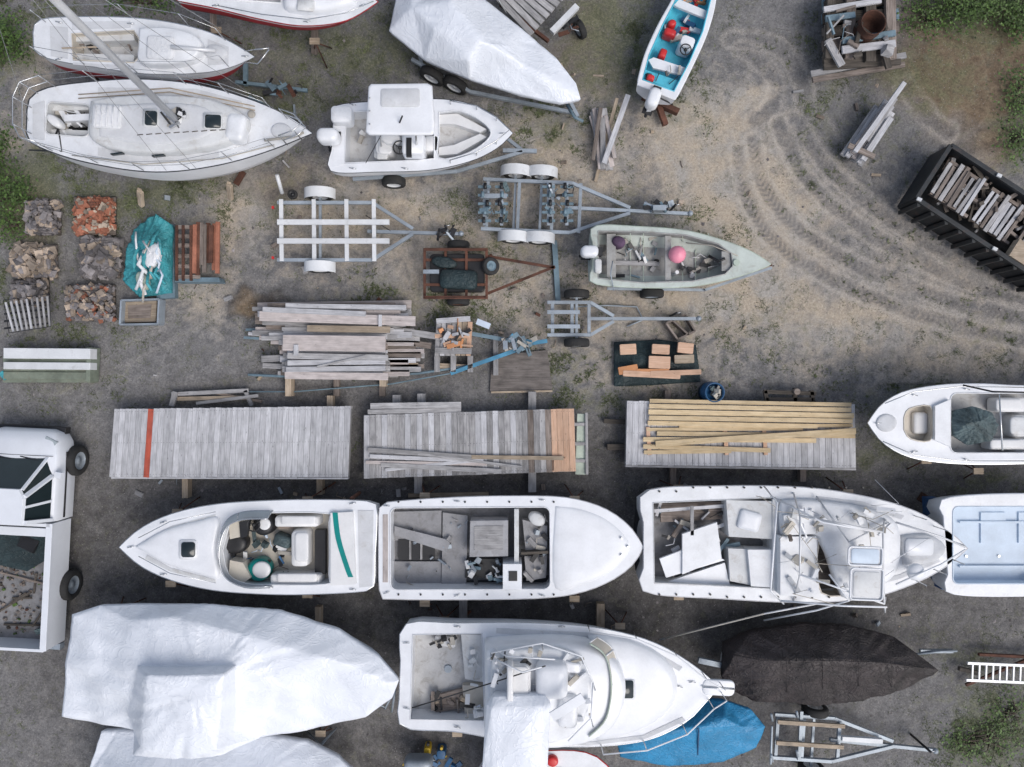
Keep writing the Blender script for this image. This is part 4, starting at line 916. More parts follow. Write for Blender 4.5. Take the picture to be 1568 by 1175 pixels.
@build
def shrink_boats():
    o=Obj('shrink_wrapped_boat');c=o.p('cover')
    ol=[(606,0,1.25),(596,48,1.2),(650,92,1.25),(720,122,1.3),(800,146,1.35),(860,158,1.4),(889,152,1.45),(882,128,1.45),(852,90,1.4),(800,45,1.35),(745,2,1.3),(700,-35,1.3),(630,-50,1.3)]
    tent(c,ol,[(632,10,1.75),(665,45,1.9),(738,62,2.15),(718,92,1.9),(800,100,1.75),(860,135,1.6),(690,0,2.0),(770,65,1.9)],[(13,14),(14,15),(15,17),(17,18),(18,6),(15,16),(13,19)],M['wrap'],1.0,.022,9,seed=1)
    h=o.p('hull');hull(h,[(612,0),(640,-50),(700,-35),(760,15),(820,65),(862,105),(886,148)],[(604,40),(655,86),(720,115),(790,138),(850,152),(886,148)],1.15,.45,M['blackbot'],M['bluebot'])
    t=o.p('trailer');
    for x,y in ((662,116),(697,130)):
        cc=W(x,y,.35);cc.z=.33;t.wheel(cc,(-.45,-1,0),.33,.2,M['whitep'])
    t.plank((630,90),(720,140),5,.45,.09,M['galv']);t.plank((720,140),(878,172),5,.45,.09,M['galv']);t.plank((860,130),(885,178),5,.4,.08,M['galv']);t.plank((640,72),(648,110),5,.4,.08,M['galv'])
    t.rail([(868,160,.4),(880,180,.55),(893,186,.5)],.04,M['bluesteel']);o.done()
    o=Obj('shrink_wrapped_boat');c=o.p('cover')
    ol=[(112,940,1.6),(150,928,1.65),(235,925,1.7),(320,926,1.75),(430,936,1.75),(520,965,1.75),(580,1005,1.8),(611,1042,1.85),(600,1070,1.8),(560,1098,1.7),(480,1116,1.6),(400,1128,1.6),(350,1138,1.7),(336,1158,2.5),(270,1163,2.6),(205,1155,2.4),(204,1118,1.7),(150,1108,1.45),(97,1096,1.4),(100,1020,1.5)]
    n=len(ol)
    inn=[(200,950,2.0),(262,945,2.2),(240,968,2.2),(380,975,2.35),(500,1010,2.25),(590,1045,2.0),(224,1034,2.85),(342,1032,2.9),(214,1145,2.7),(330,1150,2.75),(285,1092,2.95),(160,1040,2.0),(430,1050,2.25),(300,1000,2.4),(210,1020,2.3),(362,1018,2.5),(362,1110,2.2),(196,1090,2.0)]
    tent(c,ol,inn,[(n,n+1),(n+1,n+3),(n+3,n+4),(n+4,n+5),(n+5,7),(n+6,n+7),(n+6,n+8),(n+7,n+9),(n+8,n+9),(n+10,n+6),(n+10,n+7),(n+10,n+8),(n+10,n+9),(n+15,n+12),(n+12,n+4),(n+1,n+2),(n+14,n+15),(n+15,n+16),(n+14,n+17)],M['wrap'],1.2,.045,11,seed=2)
    h=o.p('hull');hull(h,[(116,950),(150,940),(320,938),(430,948),(520,978),(575,1012),(598,1045)],[(105,1085),(180,1098),(400,1115),(480,1105),(560,1085),(598,1045)],1.45,.5,M['gel'],M['bluebot'])
    s=o.p('stands');s.rail([(575,1075,.9),(605,1055,1.2),(590,1085,.5),(575,1075,.9)],.03,M['galv']);s.rail([(605,1055,1.2),(600,1090,.3)],.03,M['galv']);s.plank((487,930),(487,960),9,.5,.2,M['wtan']);stand(s,490,1125,.9);stand(s,180,935,.8);o.done()
    o=Obj('shrink_wrapped_boat');c=o.p('cover')
    tent(c,[(155,1120,1.3),(185,1118,1.35),(400,1124,1.4),(470,1136,1.35),(520,1160,1.3),(560,1200,1.3),(520,1260,1.3),(300,1290,1.2),(130,1270,1.2),(130,1200,1.2)],[(220,1190,2.1),(400,1190,2.0),(500,1195,1.7)],[(10,11),(11,12),(12,5)],M['wrap'],1.0,.03,8,seed=4)
    h=o.p('hull');hull(h,[(160,1135),(300,1128),(430,1140),(510,1168),(545,1200)],[(150,1260),(300,1275),(430,1265),(510,1240),(545,1200)],1.2,.5,M['gel'],M['blackbot'])
    h.rail([(470,1120,.3),(490,1140,.8),(510,1120,.3)],.02,M['galv']);h.rail([(485,1150,.9),(515,1115,.2)],.02,M['galv']);o.done()
    o=Obj('tarp_covered_boat');c=o.p('cover')
    ol=[(1103,1035,.9),(1106,985,.95),(1150,966,1.0),(1230,954,1.0),(1300,956,1.05),(1370,976,1.1),(1438,1027,1.3),(1400,1048,1.1),(1330,1070,1.0),(1250,1080,1.0),(1150,1072,.95),(1112,1052,.9)]
    tent(c,ol,[(1125,1000,1.5),(1165,1012,1.75),(1260,1012,1.95),(1350,1015,1.8),(1415,1024,1.5)],[(12,13),(13,14),(14,15),(15,16),(16,6)],M['blackt'],.55,.09,2,seed=5)
    h=o.p('hull');hull(h,[(1112,1000),(1230,966),(1340,975),(1430,1026)],[(1112,1045),(1230,1070),(1340,1060),(1430,1026)],.9,.4,M['whitep'],M['blackbot'])
    h.rail([(1120,1002,1.58),(1165,1012,1.80),(1260,1012,2.0),(1350,1015,1.86),(1415,1024,1.52)],.02,M['blackt'])
    for x in (1150,1205,1260,1315,1365): h.rail([(x,965+abs(x-1250)*.12,1.08),(x,985,1.58),(x,1012,1.98),(x,1045,1.58),(x,1070-abs(x-1250)*.1,1.08)],.008,M['blackt'],n=4)
    h.plank((1410,998),(1460,998),5,.5,.09,M['galv']);h.rail([(1400,1002,.5),(1440,998,.55),(1465,997,.5)],.03,M['galv']);h.plank((1070,1012),(1108,1020),8,.9,.1,M['galv']);o.done()
    o=Obj('tarp_covered_boat');c=o.p('cover')
    tent(c,[(940,1120,1.0),(1010,1085,1.05),(1065,1072,1.05),(1110,1073,1.1),(1150,1086,1.1),(1171,1112,1.15),(1158,1145,1.1),(1105,1168,1.05),(1020,1172,1.0),(950,1160,1.0)],[(990,1125,1.5),(1070,1115,1.7),(1110,1100,1.55),(1140,1115,1.4)],[(10,11),(11,13),(13,5),(11,12)],M['bluet'],.7,.045,5,seed=6)
    h=o.p('hull');hull(h,[(950,1125),(1060,1082),(1110,1082),(1150,1095),(1165,1114)],[(955,1155),(1060,1165),(1110,1160),(1150,1140),(1165,1114)],.95,.4,M['whitep'],M['blackbot'],Nn=16)
    h.rail([(1060,1080,1.1),(1070,1120,1.75),(1068,1165,1.1)],.02,M['bluep']);o.done()
@build
def center_console():
    o=Obj('center_console_boat');h=o.p('hull');z=1.45
    up=[(510,190),(511,164),(570,156),(650,152),(705,156),(750,173),(785,204)];lo=[(508,230),(507,262),(580,263),(660,260),(722,246),(762,226),(785,204)]
    lp=hull(h,up,lo,z,.5,M['gel_clean'],M['gel'],M['blackbot'],.018)
    d=o.p('deck');deck(d,lp,z,[([(530,172),(640,166),(665,170),(665,243),(640,246),(528,250)],z-.5,M['gel'],M['sole']),(spl([(672,172),(705,170),(738,186),(752,204),(738,222),(708,238),(672,242),(672,205)],3),z-.35,M['gel'],M['sole'])],M['gel_clean'])
    for L in ([(672,176),(700,174),(745,198),(735,203),(696,190),(672,190)],[(672,238),(700,236),(745,210),(735,205),(696,222),(672,226)]): d.slab(L,z-.12,z-.35,M['vinyl'])
    d.slab([(511,170),(528,172),(527,252),(510,256)],z+.012,z-.3,M['gel_clean'])
    c=o.p('console');c.pillow(rr(635,226,34,36,0,5),z-.5,.85,M['gel_clean'],'round');c.slab([(622,211),(630,211),(630,240),(622,240)],z+.38,z+.3,M['black']);c.pillow(rr(662,224,20,24,0,4),z-.5,.5,M['vinyl'],'round')
    steer(c,612,226,z+.3,.15);seat(c,590,218,26,44,0,z+.05,.5,M['vinyl']);c.pillow(ell(598,212,16,10,10),z+.1,.14,M['vinyl'],'soft');seat(c,585,238,22,16,0,z-.1,.4,M['gel_old'])
    clutter(c,540,170,655,245,z-.42,14,[M['vinyl'],M['gel_old'],M['black'],M['rope']],(.1,.35))
    t=o.p('t_top');zt=2.75;t.pillow([(564,133),(568,129),(655,128),(662,132),(666,203),(662,207),(566,207),(560,203)],zt,.09,M['gel_clean'],'round')
    t.pillow(rr(613,150,60,28,0,4),zt+.088,.02,M['nonskid'],'flat')
    for x,y in ((585,192),(585,236),(640,200),(640,242)):
        b=W(x,y,z-.3);q=W(x-5,(y-215)*.6+172,zt);t.tube([b,q],.022,M['steel'],6)
    t.rail([(612,188,zt+.12),(616,178,zt+.3)],.02,M['black']);t.rail([(615,150,zt+.1),(560,250,z+.2)],.008,M['black'])
    for a in (150,170,190): t.rail([(566,a,zt+.1),(566,a,zt+.35)],.018,M['steel'])
    m=o.p('outboard_motors');outboard(m,502,208,0,z+.05,M['gel_clean'],1.0);m.pillow(rr(524,178,32,26,0,6),z-.1,.35,M['gel'],'round')
    r=o.p('bow_rail');r.tube([W(x,y,z)+Vector((0,0,.22)) for x,y in ((690,160),(730,168),(760,185),(780,204),(760,221),(730,238),(690,250))],.014,M['steel'],5)
    for x,y in ((690,160),(730,168),(760,185),(760,221),(730,238),(690,250)): b=W(x,y,z);r.tube([b,b+Vector((0,0,.22))],.012,M['steel'],5)
    cleats(r,[(540,160),(620,155),(770,204),(620,258),(540,258)],z)
    w=o.p('trailer',.004);w.wheel(W(603,279,.33),(0,1,0),.3,.2,M['whitep']);w.wheel(W(603,160,.33),(0,1,0),.3,.2,M['whitep']);w.plank((540,274),(700,262),5,.5,.08,M['galv']);w.plank((700,262),(800,232),5,.5,.08,M['galv']);w.plank((770,230),(822,231),6,.5,.08,M['galv']);w.plank((540,165),(720,168),5,.45,.08,M['galv']);w.plank((720,168),(800,230),5,.45,.08,M['galv']);o.done()
@build
def aqua_skiff():
    o=Obj('skiff');h=o.p('hull');z=1.0
    R_=[(1034,152),(1060,100),(1082,50),(1095,0),(1094,-40),(1075,-75)];L_=[(976,130),(988,85),(1008,40),(1030,0),(1048,-40),(1075,-75)]
    lp=hull(h,L_,R_,z,.35,M['gel_clean'],M['aqua'],M['gel_clean'],.03)
    inn=[(984,122),(994,85),(1014,40),(1035,0),(1052,-35),(1075,-62),(1088,-38),(1088,0),(1076,48),(1055,96),(1032,140)]
    d=o.p('deck');deck(d,lp,z,[(inn,z-.5,M['aqua'],M['aqua'])],M['gel_clean'])
    s=o.p('benches',.02);s.slab([(993,92),(1001,88),(1050,104),(1047,116),(1000,104)],z-.12,z-.2,M['gel_clean']);s.slab([(1032,8),(1040,12),(1080,28),(1083,17),(1040,-1)],z-.12,z-.2,M['gel']);s.slab([(981,118),(985,106),(1040,124),(1034,140)],z-.1,z-.2,M['aqua'])
    s.pillow(rr(1050,70,22,18,20,5),z-.45,.5,M['gel_clean'],'round');steer(s,1050,76,z+.12,.13)
    s.pillow(rr(1025,52,20,12,20,4),z-.45,.3,M['redp'],'soft');s.pillow(rr(1014,84,12,15,20,3),z-.45,.3,M['redp'],'soft');s.pillow(ell(1028,38,7,6),z-.45,.3,M['redp'],'soft');s.pillow(rr(996,120,12,9,20,3),z-.1,.2,M['redp'],'soft')
    clutter(s,1005,30,1065,60,z-.4,14,[M['rope'],M['gel'],M['bluep'],M['redp'],M['gel']],(.1,.35));clutter(s,1045,0,1078,10,z-.4,8,[M['rope'],M['orange'],M['redp']],(.1,.3));clutter(s,990,100,1040,125,z-.05,6,[M['rope'],M['black']],(.1,.4))
    m=o.p('outboard_motor');outboard(m,1001,150,-70,z+.1,M['gel'],.9);m.rail([(1010,150,z),(1030,160,.6)],.02,M['black'])
    st=o.p('stand',.004);st.plank((985,145),(1040,170),8,.35,.2,M['rust']);st.plank((1000,135),(1020,190),8,.3,.15,M['rust']);o.done()
@build
def green_skiff():
    o=Obj('skiff');h=o.p('hull');z=1.05
    up=[(908,372),(910,347),(980,348),(1050,354),(1110,370),(1150,386),(1180,405)];lo=[(908,410),(908,433),(980,440),(1060,438),(1120,426),(1158,414),(1180,405)]
    lp=hull(h,up,lo,z,.4,M['greenbot'],M['greenbot'],M['olive'],.025)
    inn=[(916,354),(980,355),(1050,360),(1100,374),(1120,388),(1122,408),(1110,420),(1060,431),(980,433),(916,426)]
    d=o.p('deck');deck(d,lp,z,[(inn,z-.55,M['skiffin'],M['skiffin'])],M['greenbot'])
    s=o.p('benches',.006);s.plank((1023,361),(1023,430),9,z-.12,.06,M['skiffin']);s.plank((936,358),(936,425),14,z-.15,.06,M['skiffin']);s.plank((1112,385),(1112,415),14,z-.05,.05,M['skiffin']);s.plank((918,402),(1010,404),7,z-.45,.05,M['wgray'])
    for x in (965,985,1045,1065,1085): s.rail([(x,358,z-.03),(x,372,z-.5),(x,415,z-.5),(x,430,z-.03)],.014,M['olive'])
    b=o.p('gear');b.ball(W(1037,390,z-.05),.21,M['pink']);b.pillow(ell(947,371,11,9,20),z-.4,.35,M['purple'],'soft');b.rail([(1085,392,z-.2),(1100,400,z-.1),(1110,396,z)],.035,M['black']);b.rail([(1050,372,z-.3),(1090,376,z-.1),(1130,392,z+.03)],.012,M['rope']);b.cyl(1037,417,3,z-.5,z-.1,M['vinyl'])
    b.cyl(1128,402,5,z,z+.06,M['olive']);b.rail([(940,445,z),(935,420,z+.2),(938,400,z)],.014,M['galv']);clutter(b,925,365,1010,425,z-.47,24,[M['rope'],M['vinyl'],M['black'],M['wgray'],M['bluesteel']],(.05,.3));clutter(b,1030,395,1100,425,z-.45,14,[M['rope'],M['vinyl'],M['wgray'],M['black']],(.1,.4))
    m=o.p('outboard_motor');outboard(m,903,385,0,z+.05,M['gel_clean'],.8);m.pillow(rr(916,408,10,22,0,3),z,.12,M['gel_old'],'round')
    t=o.p('trailer',.004);t.wheel(W(998,450,.3),(0,1,0),.3,.2,M['galv']);t.plank((930,442),(1080,444),4,.4,.08,M['galv']);t.plank((1080,444),(1182,410),4,.5,.08,M['galv']);t.rail([(1165,404,1.0),(1182,406,1.0)],.03,M['rust']);o.done()
@build
def bowrider():
    o=Obj('bowrider_boat');h=o.p('hull');z=1.5
    up=[(576,820),(576,775),(560,768),(500,766),(420,767),(330,773),(262,788),(215,810),(183,838)];lo=[(574,850),(572,898),(556,905),(500,909),(420,910),(330,904),(262,888),(215,866),(183,838)]
    lp=hull(h,up,lo,z,.55,M['gel_clean'],M['blackbot'],M['steel'],.022)
    ck=spl([(352,800),(372,788),(420,785),(500,786),(504,800),(504,880),(498,895),(420,896),(378,894),(350,880),(341,842)],3)
    d=o.p('deck');deck(d,lp,z,[(ck,z-.55,M['gel'],M['cream'])],M['gel_clean'])
    d.pillow(spl([(205,838),(250,812),(300,798),(335,794),(330,842),(335,886),(300,880),(250,864)],4),z-.01,.12,M['gel_clean'],'dome')
    panel(d,[(225,826),(262,806),(330,788),(330,792),(262,811),(228,830)],z,M['gel_old']);panel(d,[(225,850),(262,870),(330,888),(330,892),(262,876),(222,856)],z,M['gel_old'])
    d.pillow(rr(288,842,28,30,0,5),z+.1,.04,M['gel'],'flat');d.pillow(rr(288,842,21,23,0,4),z+.14,.03,M['glass'],'flat')
    d.slab([(548,782),(572,782),(570,898),(550,900)],z+.014,z-.05,M['nonskid']);d.slab([(506,786),(540,784),(545,895),(506,897)],z+.1,z-.2,M['vinyl'])
    pts=spl([(512,785),(517,825),(530,868),(536,884)],5);d.add([v for (x,y) in pts for v in (W(x-3,y,z+.106),W(x+5,y,z+.106))],[(2*i,2*i+1,2*i+3,2*i+2) for i in range(len(pts)-1)],M['tealstripe'])
    wsd=spl([(418,782),(372,784),(345,800),(334,842),(343,882),(375,900),(418,900)],5);g=o.p('windshield');A=[W(x,y,z) for x,y in wsd];cc=W(410,842,z)
    B=[p+(cc-p)*.14+Vector((0,0,.34)) for p in A];n=len(A);g.add(A+B,[(i,i+1,i+1+n,i+n) for i in range(n-1)],M['clear'],None,True);g.tube(B,.016,M['steel'],6);g.tube(A,.014,M['steel'],6)
    for i in range(0,n,6): g.tube([A[i],B[i]],.013,M['steel'],5)
    g.rail([(212,852,z+.2),(260,878,z+.2),(330,893,z+.2)],.01,M['steel']);g.rail([(212,824,z+.2),(260,799,z+.2),(330,784,z+.2)],.01,M['steel'])
    s=o.p('interior');s.slab([(350,800),(372,790),(382,800),(370,822),(352,826)],z-.02,z-.4,M['cream']);s.slab([(350,882),(372,893),(384,885),(372,862),(352,858)],z-.02,z-.4,M['cream'])
    s.slab([(366,800),(382,797),(378,822),(368,824)],z+.03,z-.1,M['black']);steer(s,388,804,z+.02,.15)
    s.pillow(ell(405,803,17,17),z-.5,.42,M['black'],'soft');s.pillow(ell(405,803,9,9),z-.1,.05,M['vinyl'],'soft')
    s.pillow(ell(397,872,18,18),z-.5,.4,M['tealstripe'],'soft');s.pillow(ell(400,873,14,13),z-.14,.08,M['vinyl'],'soft');s.pillow(ell(362,832,18,16),z-.5,.3,M['black'],'soft')
    seat(s,462,838,26,56,0,z-.1,.45,M['vinyl']);seat(s,457,797,68,16,0,z-.1,.45,M['vinyl']);seat(s,455,885,78,16,0,z-.1,.45,M['vinyl']);s.slab([(482,812),(498,812),(498,880),(482,880)],z-.3,z-.5,M['black']);s.pillow(rr(433,828,28,18,20,4),z-.5,.35,M['grayt'],'soft')
    clutter(s,350,805,440,880,z-.38,42,[M['black'],M['rope'],M['vinyl'],M['bluep'],M['wbrown'],M['grayt'],M['ltblue'],M['black']],(.1,.4))
    cleats(s,[(540,771),(540,903),(250,800),(250,880),(200,838)],z);s.plank((578,784),(578,893),5,z-.3,.1,M['blackbot']);s.cyl(538,764,3,.4,z-.2,M['rust'])
    k=o.p('stands');blocks(k,[(480,838),(300,838)],.55);[stand(k,x,y,.9) for x,y in ((260,895),(470,912),(470,766),(270,785))];o.done()
@build
def workboat():
    o=Obj('work_boat');h=o.p('hull');z=1.45
    up=[(580,810),(582,776),(600,769),(700,762),(800,760),(870,763),(925,779),(963,806),(985,838)];lo=[(580,870),(583,912),(600,917),(700,918),(820,916),(885,908),(935,889),(968,865),(985,838)]
    lp=hull(h,up,lo,z,.5,M['gel_clean'],M['blackbot'],M['wgray2'],.022)
    ck=rr(720,840,245,126,-.3,10,3)
    d=o.p('deck');deck(d,lp,z,[(ck,z-.65,M['gel'],M['graysole'])],M['gel_clean'])
    d.pillow(spl([(850,775),(890,780),(935,800),(965,838),(935,876),(890,896),(850,902),(846,838)],4),z-.01,.06,M['gel_clean'],'dome')
    for x,y in ((952,825),(962,838),(952,851)): d.cyl(x,y,2,z,z+.1,M['steel'],8)
    s=o.p('interior',.008);zz=z-.55
    gp=M['graypanel']
    s.slab([(602,784),(676,782),(676,826),(602,828)],zz,zz-.06,gp);s.slab([(602,860),(676,860),(676,898),(602,898)],zz,zz-.06,gp);s.slab([(604,806),(690,828),(684,846),(604,820)],zz+.16,zz+.12,gp)
    s.slab([(610,826),(666,826),(666,858),(610,858)],zz+.02,zz-.05,M['black'])
    for x in (628,645): s.plank((x,828),(x,857),3,zz+.06,.05,M['wgray'])
    s.slab([(678,785),(716,790),(714,896),(676,895)],zz+.05,zz,gp)
    s.slab([(720,798),(778,797),(778,852),(719,853)],z-.05,zz,gp);s.slab([(726,806),(770,805),(770,842),(726,843)],z-.035,z-.06,M['wgray']);s.slab([(714,856),(768,856),(768,885),(712,885)],z-.45,zz,M['black'])
    s.plank((791,780),(791,892),7,z+.05,.6,M['gel_old']);s.slab([(770,864),(799,864),(799,903),(770,903)],z+.15,zz,M['gel_clean']);s.slab([(779,875),(792,875),(792,890),(779,890)],z+.17,z+.1,M['black'])
    s.slab([(800,796),(838,806),(838,845),(805,845)],z-.25,zz,gp);s.slab([(803,852),(838,850),(836,885),(806,890)],z-.3,zz,gp);s.plank((798,848),(840,846),4,z-.05,.3,M['wdark'])
    s.pillow(ell(822,795,14,10,30),z-.3,.2,M['gel_old'],'soft');clutter(s,715,858,768,893,z-.35,22,[M['gel_old'],M['galv'],M['black'],M['vinyl'],M['bluesteel']],(.08,.28));clutter(s,610,790,715,890,zz+.08,16,[M['wgray'],M['black'],M['rope'],M['galv']],(.05,.22));clutter(s,800,785,838,885,z-.2,14,[M['black'],M['galv'],M['wgray'],M['rope']],(.08,.3))
    s.rail([(622,892,zz+.1),(640,900,zz+.2),(690,897,zz+.1)],.015,M['rope']);s.plank((590,788),(590,892),8,z+.01,.04,M['wrose'])
    cleats(s,[(592,775),(592,908),(700,768),(700,912),(830,766),(830,912)],z)
    for x in range(610,850,34): s.cyl(x,769,1.6,z,z+.03,M['black'],8);s.cyl(x,911,1.6,z,z+.03,M['black'],8)
    k=o.p('stands');blocks(k,[(640,838),(840,838)],.5);k.plank((709,905),(709,955),12,.35,.2,M['wgray']);k.plank((920,925),(920,962),12,.3,.2,M['wtan']);[stand(k,x,y,.9) for x,y in ((650,925),(880,918),(650,760),(880,765))];o.done()
@build
def cabin_wreck():
    o=Obj('fishing_boat');h=o.p('hull');z=1.5
    up=[(986,800),(988,753),(1100,745),(1230,747),(1330,762),(1400,783),(1450,812),(1481,840)];lo=[(986,870),(987,906),(1100,916),(1230,922),(1330,915),(1400,893),(1450,866),(1481,840)]
    lp=hull(h,up,lo,z,.5,M['gel'],M['blackbot'],M['wgray2'],.025)
    d=o.p('deck');deck(d,lp,z,[([(1000,770),(1188,762),(1190,902),(1002,893)],z-.6,M['gel_old'],M['graysole']),(spl([(1255,822),(1285,822),(1300,840),(1300,905),(1258,908),(1250,860)],3),z-.5,M['cream'],M['ply'])],M['gel'])
    s=o.p('interior',.008)
    s.slab([(1112,766),(1186,768),(1186,826),(1116,822)],z+.02,z-.6,M['gel_old']);s.plank((1186,765),(1186,905),6,z+.05,.65,M['gel_old']);s.slab([(1045,818),(1098,800),(1105,855),(1045,880)],z-.05,z-.14,M['gel'])
    s.slab([(1010,856),(1062,836),(1110,858),(1020,885)],z-.12,z-.2,M['gel_clean']);s.slab([(1115,840),(1182,843),(1180,903),(1118,890)],z-.1,z-.5,M['gel_old']);s.slab([(1010,895),(1110,862),(1118,897)],z-.2,z-.3,M['gel_clean']);s.slab([(1145,842),(1182,842),(1182,900),(1150,898)],z,z-.4,M['gel'])
    s.slab([(1012,772),(1108,768),(1108,795),(1012,800)],z-.4,z-.5,M['wbrown']);s.plank((1060,775),(1060,820),5,z-.05,.05,M['wgray']);s.plank((1002,783),(1110,775),5,z-.2,.05,M['wgray2']);s.pillow(rr(1148,798,34,30,15,5),z,.12,M['gel_clean'],'soft')
    clutter(s,1005,775,1180,895,z-.35,50,[M['wbrown'],M['black'],M['wgray2'],M['gel_old'],M['rope'],M['gel'],M['bluesteel']],(.1,.45))
    c=o.p('cabin')
    c.pillow(spl([(1192,768),(1240,765),(1330,778),(1372,800),(1378,840),(1370,880),(1330,905),(1290,915),(1250,820),(1195,818)],3),z-.01,.22,M['gel'],'round')
    c.slab([(1195,822),(1250,822),(1255,915),(1195,912)],z+.3,z,M['gel']);c.slab([(1200,790),(1245,780),(1248,818),(1202,820)],z+.28,z+.15,M['gel'])
    c.pillow(spl([(1378,822),(1420,818),(1450,838),(1430,862),(1385,866)],3),z,.15,M['nonskid'],'dome');c.pillow(rr(1408,838,42,26,0,6),z+.12,.05,M['gel_clean'],'flat')
    panel(c,[(1250,760),(1320,768),(1385,790),(1380,796),(1318,775),(1250,767)],z);panel(c,[(1300,908),(1380,886),(1440,860),(1436,854),(1378,880),(1300,901)],z)
    for (x,y,w,hh) in ((1325,852,52,28),(1327,895,50,48)):
        c.pillow(rr(x,y,w,hh,2,5),z+1.0,.04,M['gel'],'flat');c.pillow(rr(x,y,w*.82,hh*.8,2,4),z+1.04,.015,M['ltblue'] if hh<40 else M['gel_old'],'flat');c.tube([W(a,b,z+1.06) for a,b in rr(x,y,w,hh,2,5)],.022,M['gel_clean'],5,True)
    c.ball(W(1402,876,z+.4),.2,M['gel_clean'],.6);c.beam(W(1402,876,z),W(1402,876,z+.3),.1,.1,M['gel'])
    r=o.p('tower_tubes')
    zt=z+1.0
    pl=[[(1215,755,z),(1225,790,zt),(1225,880,zt),(1215,920,z)],[(1355,790,z),(1352,815,zt),(1354,925,zt),(1356,915,z)],[(1225,790,zt),(1352,815,zt)],[(1225,880,zt),(1354,925,zt)],[(1180,760,z+.4),(1260,800,z+1.1),(1345,815,z+.9)],[(1195,920,z+.5),(1290,928,zt),(1358,930,zt)],
        [(1355,930,zt),(1355,938,z+.2)],[(1010,980,.4),(1170,940,1.4),(1250,925,z+.3)],[(1170,745,z+.2),(1190,770,z+.8),(1180,905,z+.8),(1200,925,z+.2)],[(1372,800,z+.6),(1440,822,z+.5),(1478,838,z+.4)],[(1372,895,z+.6),(1440,865,z+.5),(1478,842,z+.4)],[(1250,760,z+.1),(1300,830,z+.7),(1360,800,z+.3)],[(1270,880,zt),(1300,920,zt),(1250,935,z+.6),(1170,950,1.0)]]
    for L in pl: r.rail(L,.022,M['alu' if R()<.4 else 'gel_clean'])
    for i in range(14):
        x,y=U(1180,1370),U(765,920);r.rail([(x,y,z+.5),(x+U(-50,50),y+U(-25,25),z+.8),(x+U(-70,70),y+U(-45,45),z+.4)],.008,M[random.choice(['rope','gel','gel','rope','wbrown'])],n=4)
    clutter(r,1200,780,1360,905,z+.35,44,[M['gel'],M['gel_old'],M['rope'],M['gel_clean'],M['cream'],M['wbrown']],(.1,.45))
    for x in range(1010,1330,26): r.cyl(x,753-(6 if x>1060 else 0),1.6,z,z+.04,M['black'],8);r.cyl(x,911+(4 if x>1100 else 0),1.6,z,z+.04,M['black'],8)
    for x,y in ((1400,790),(1430,806),(1456,828),(1456,856),(1430,872),(1400,888)): b=W(x,y,z);r.tube([b,b+Vector((0,0,.5))],.013,M['steel'],5)
    k=o.p('stands');blocks(k,[(1060,835),(1300,835)],.5);[stand(k,x,y,.9) for x,y in ((1040,748),(1300,755),(1040,915),(1380,895))];o.done()
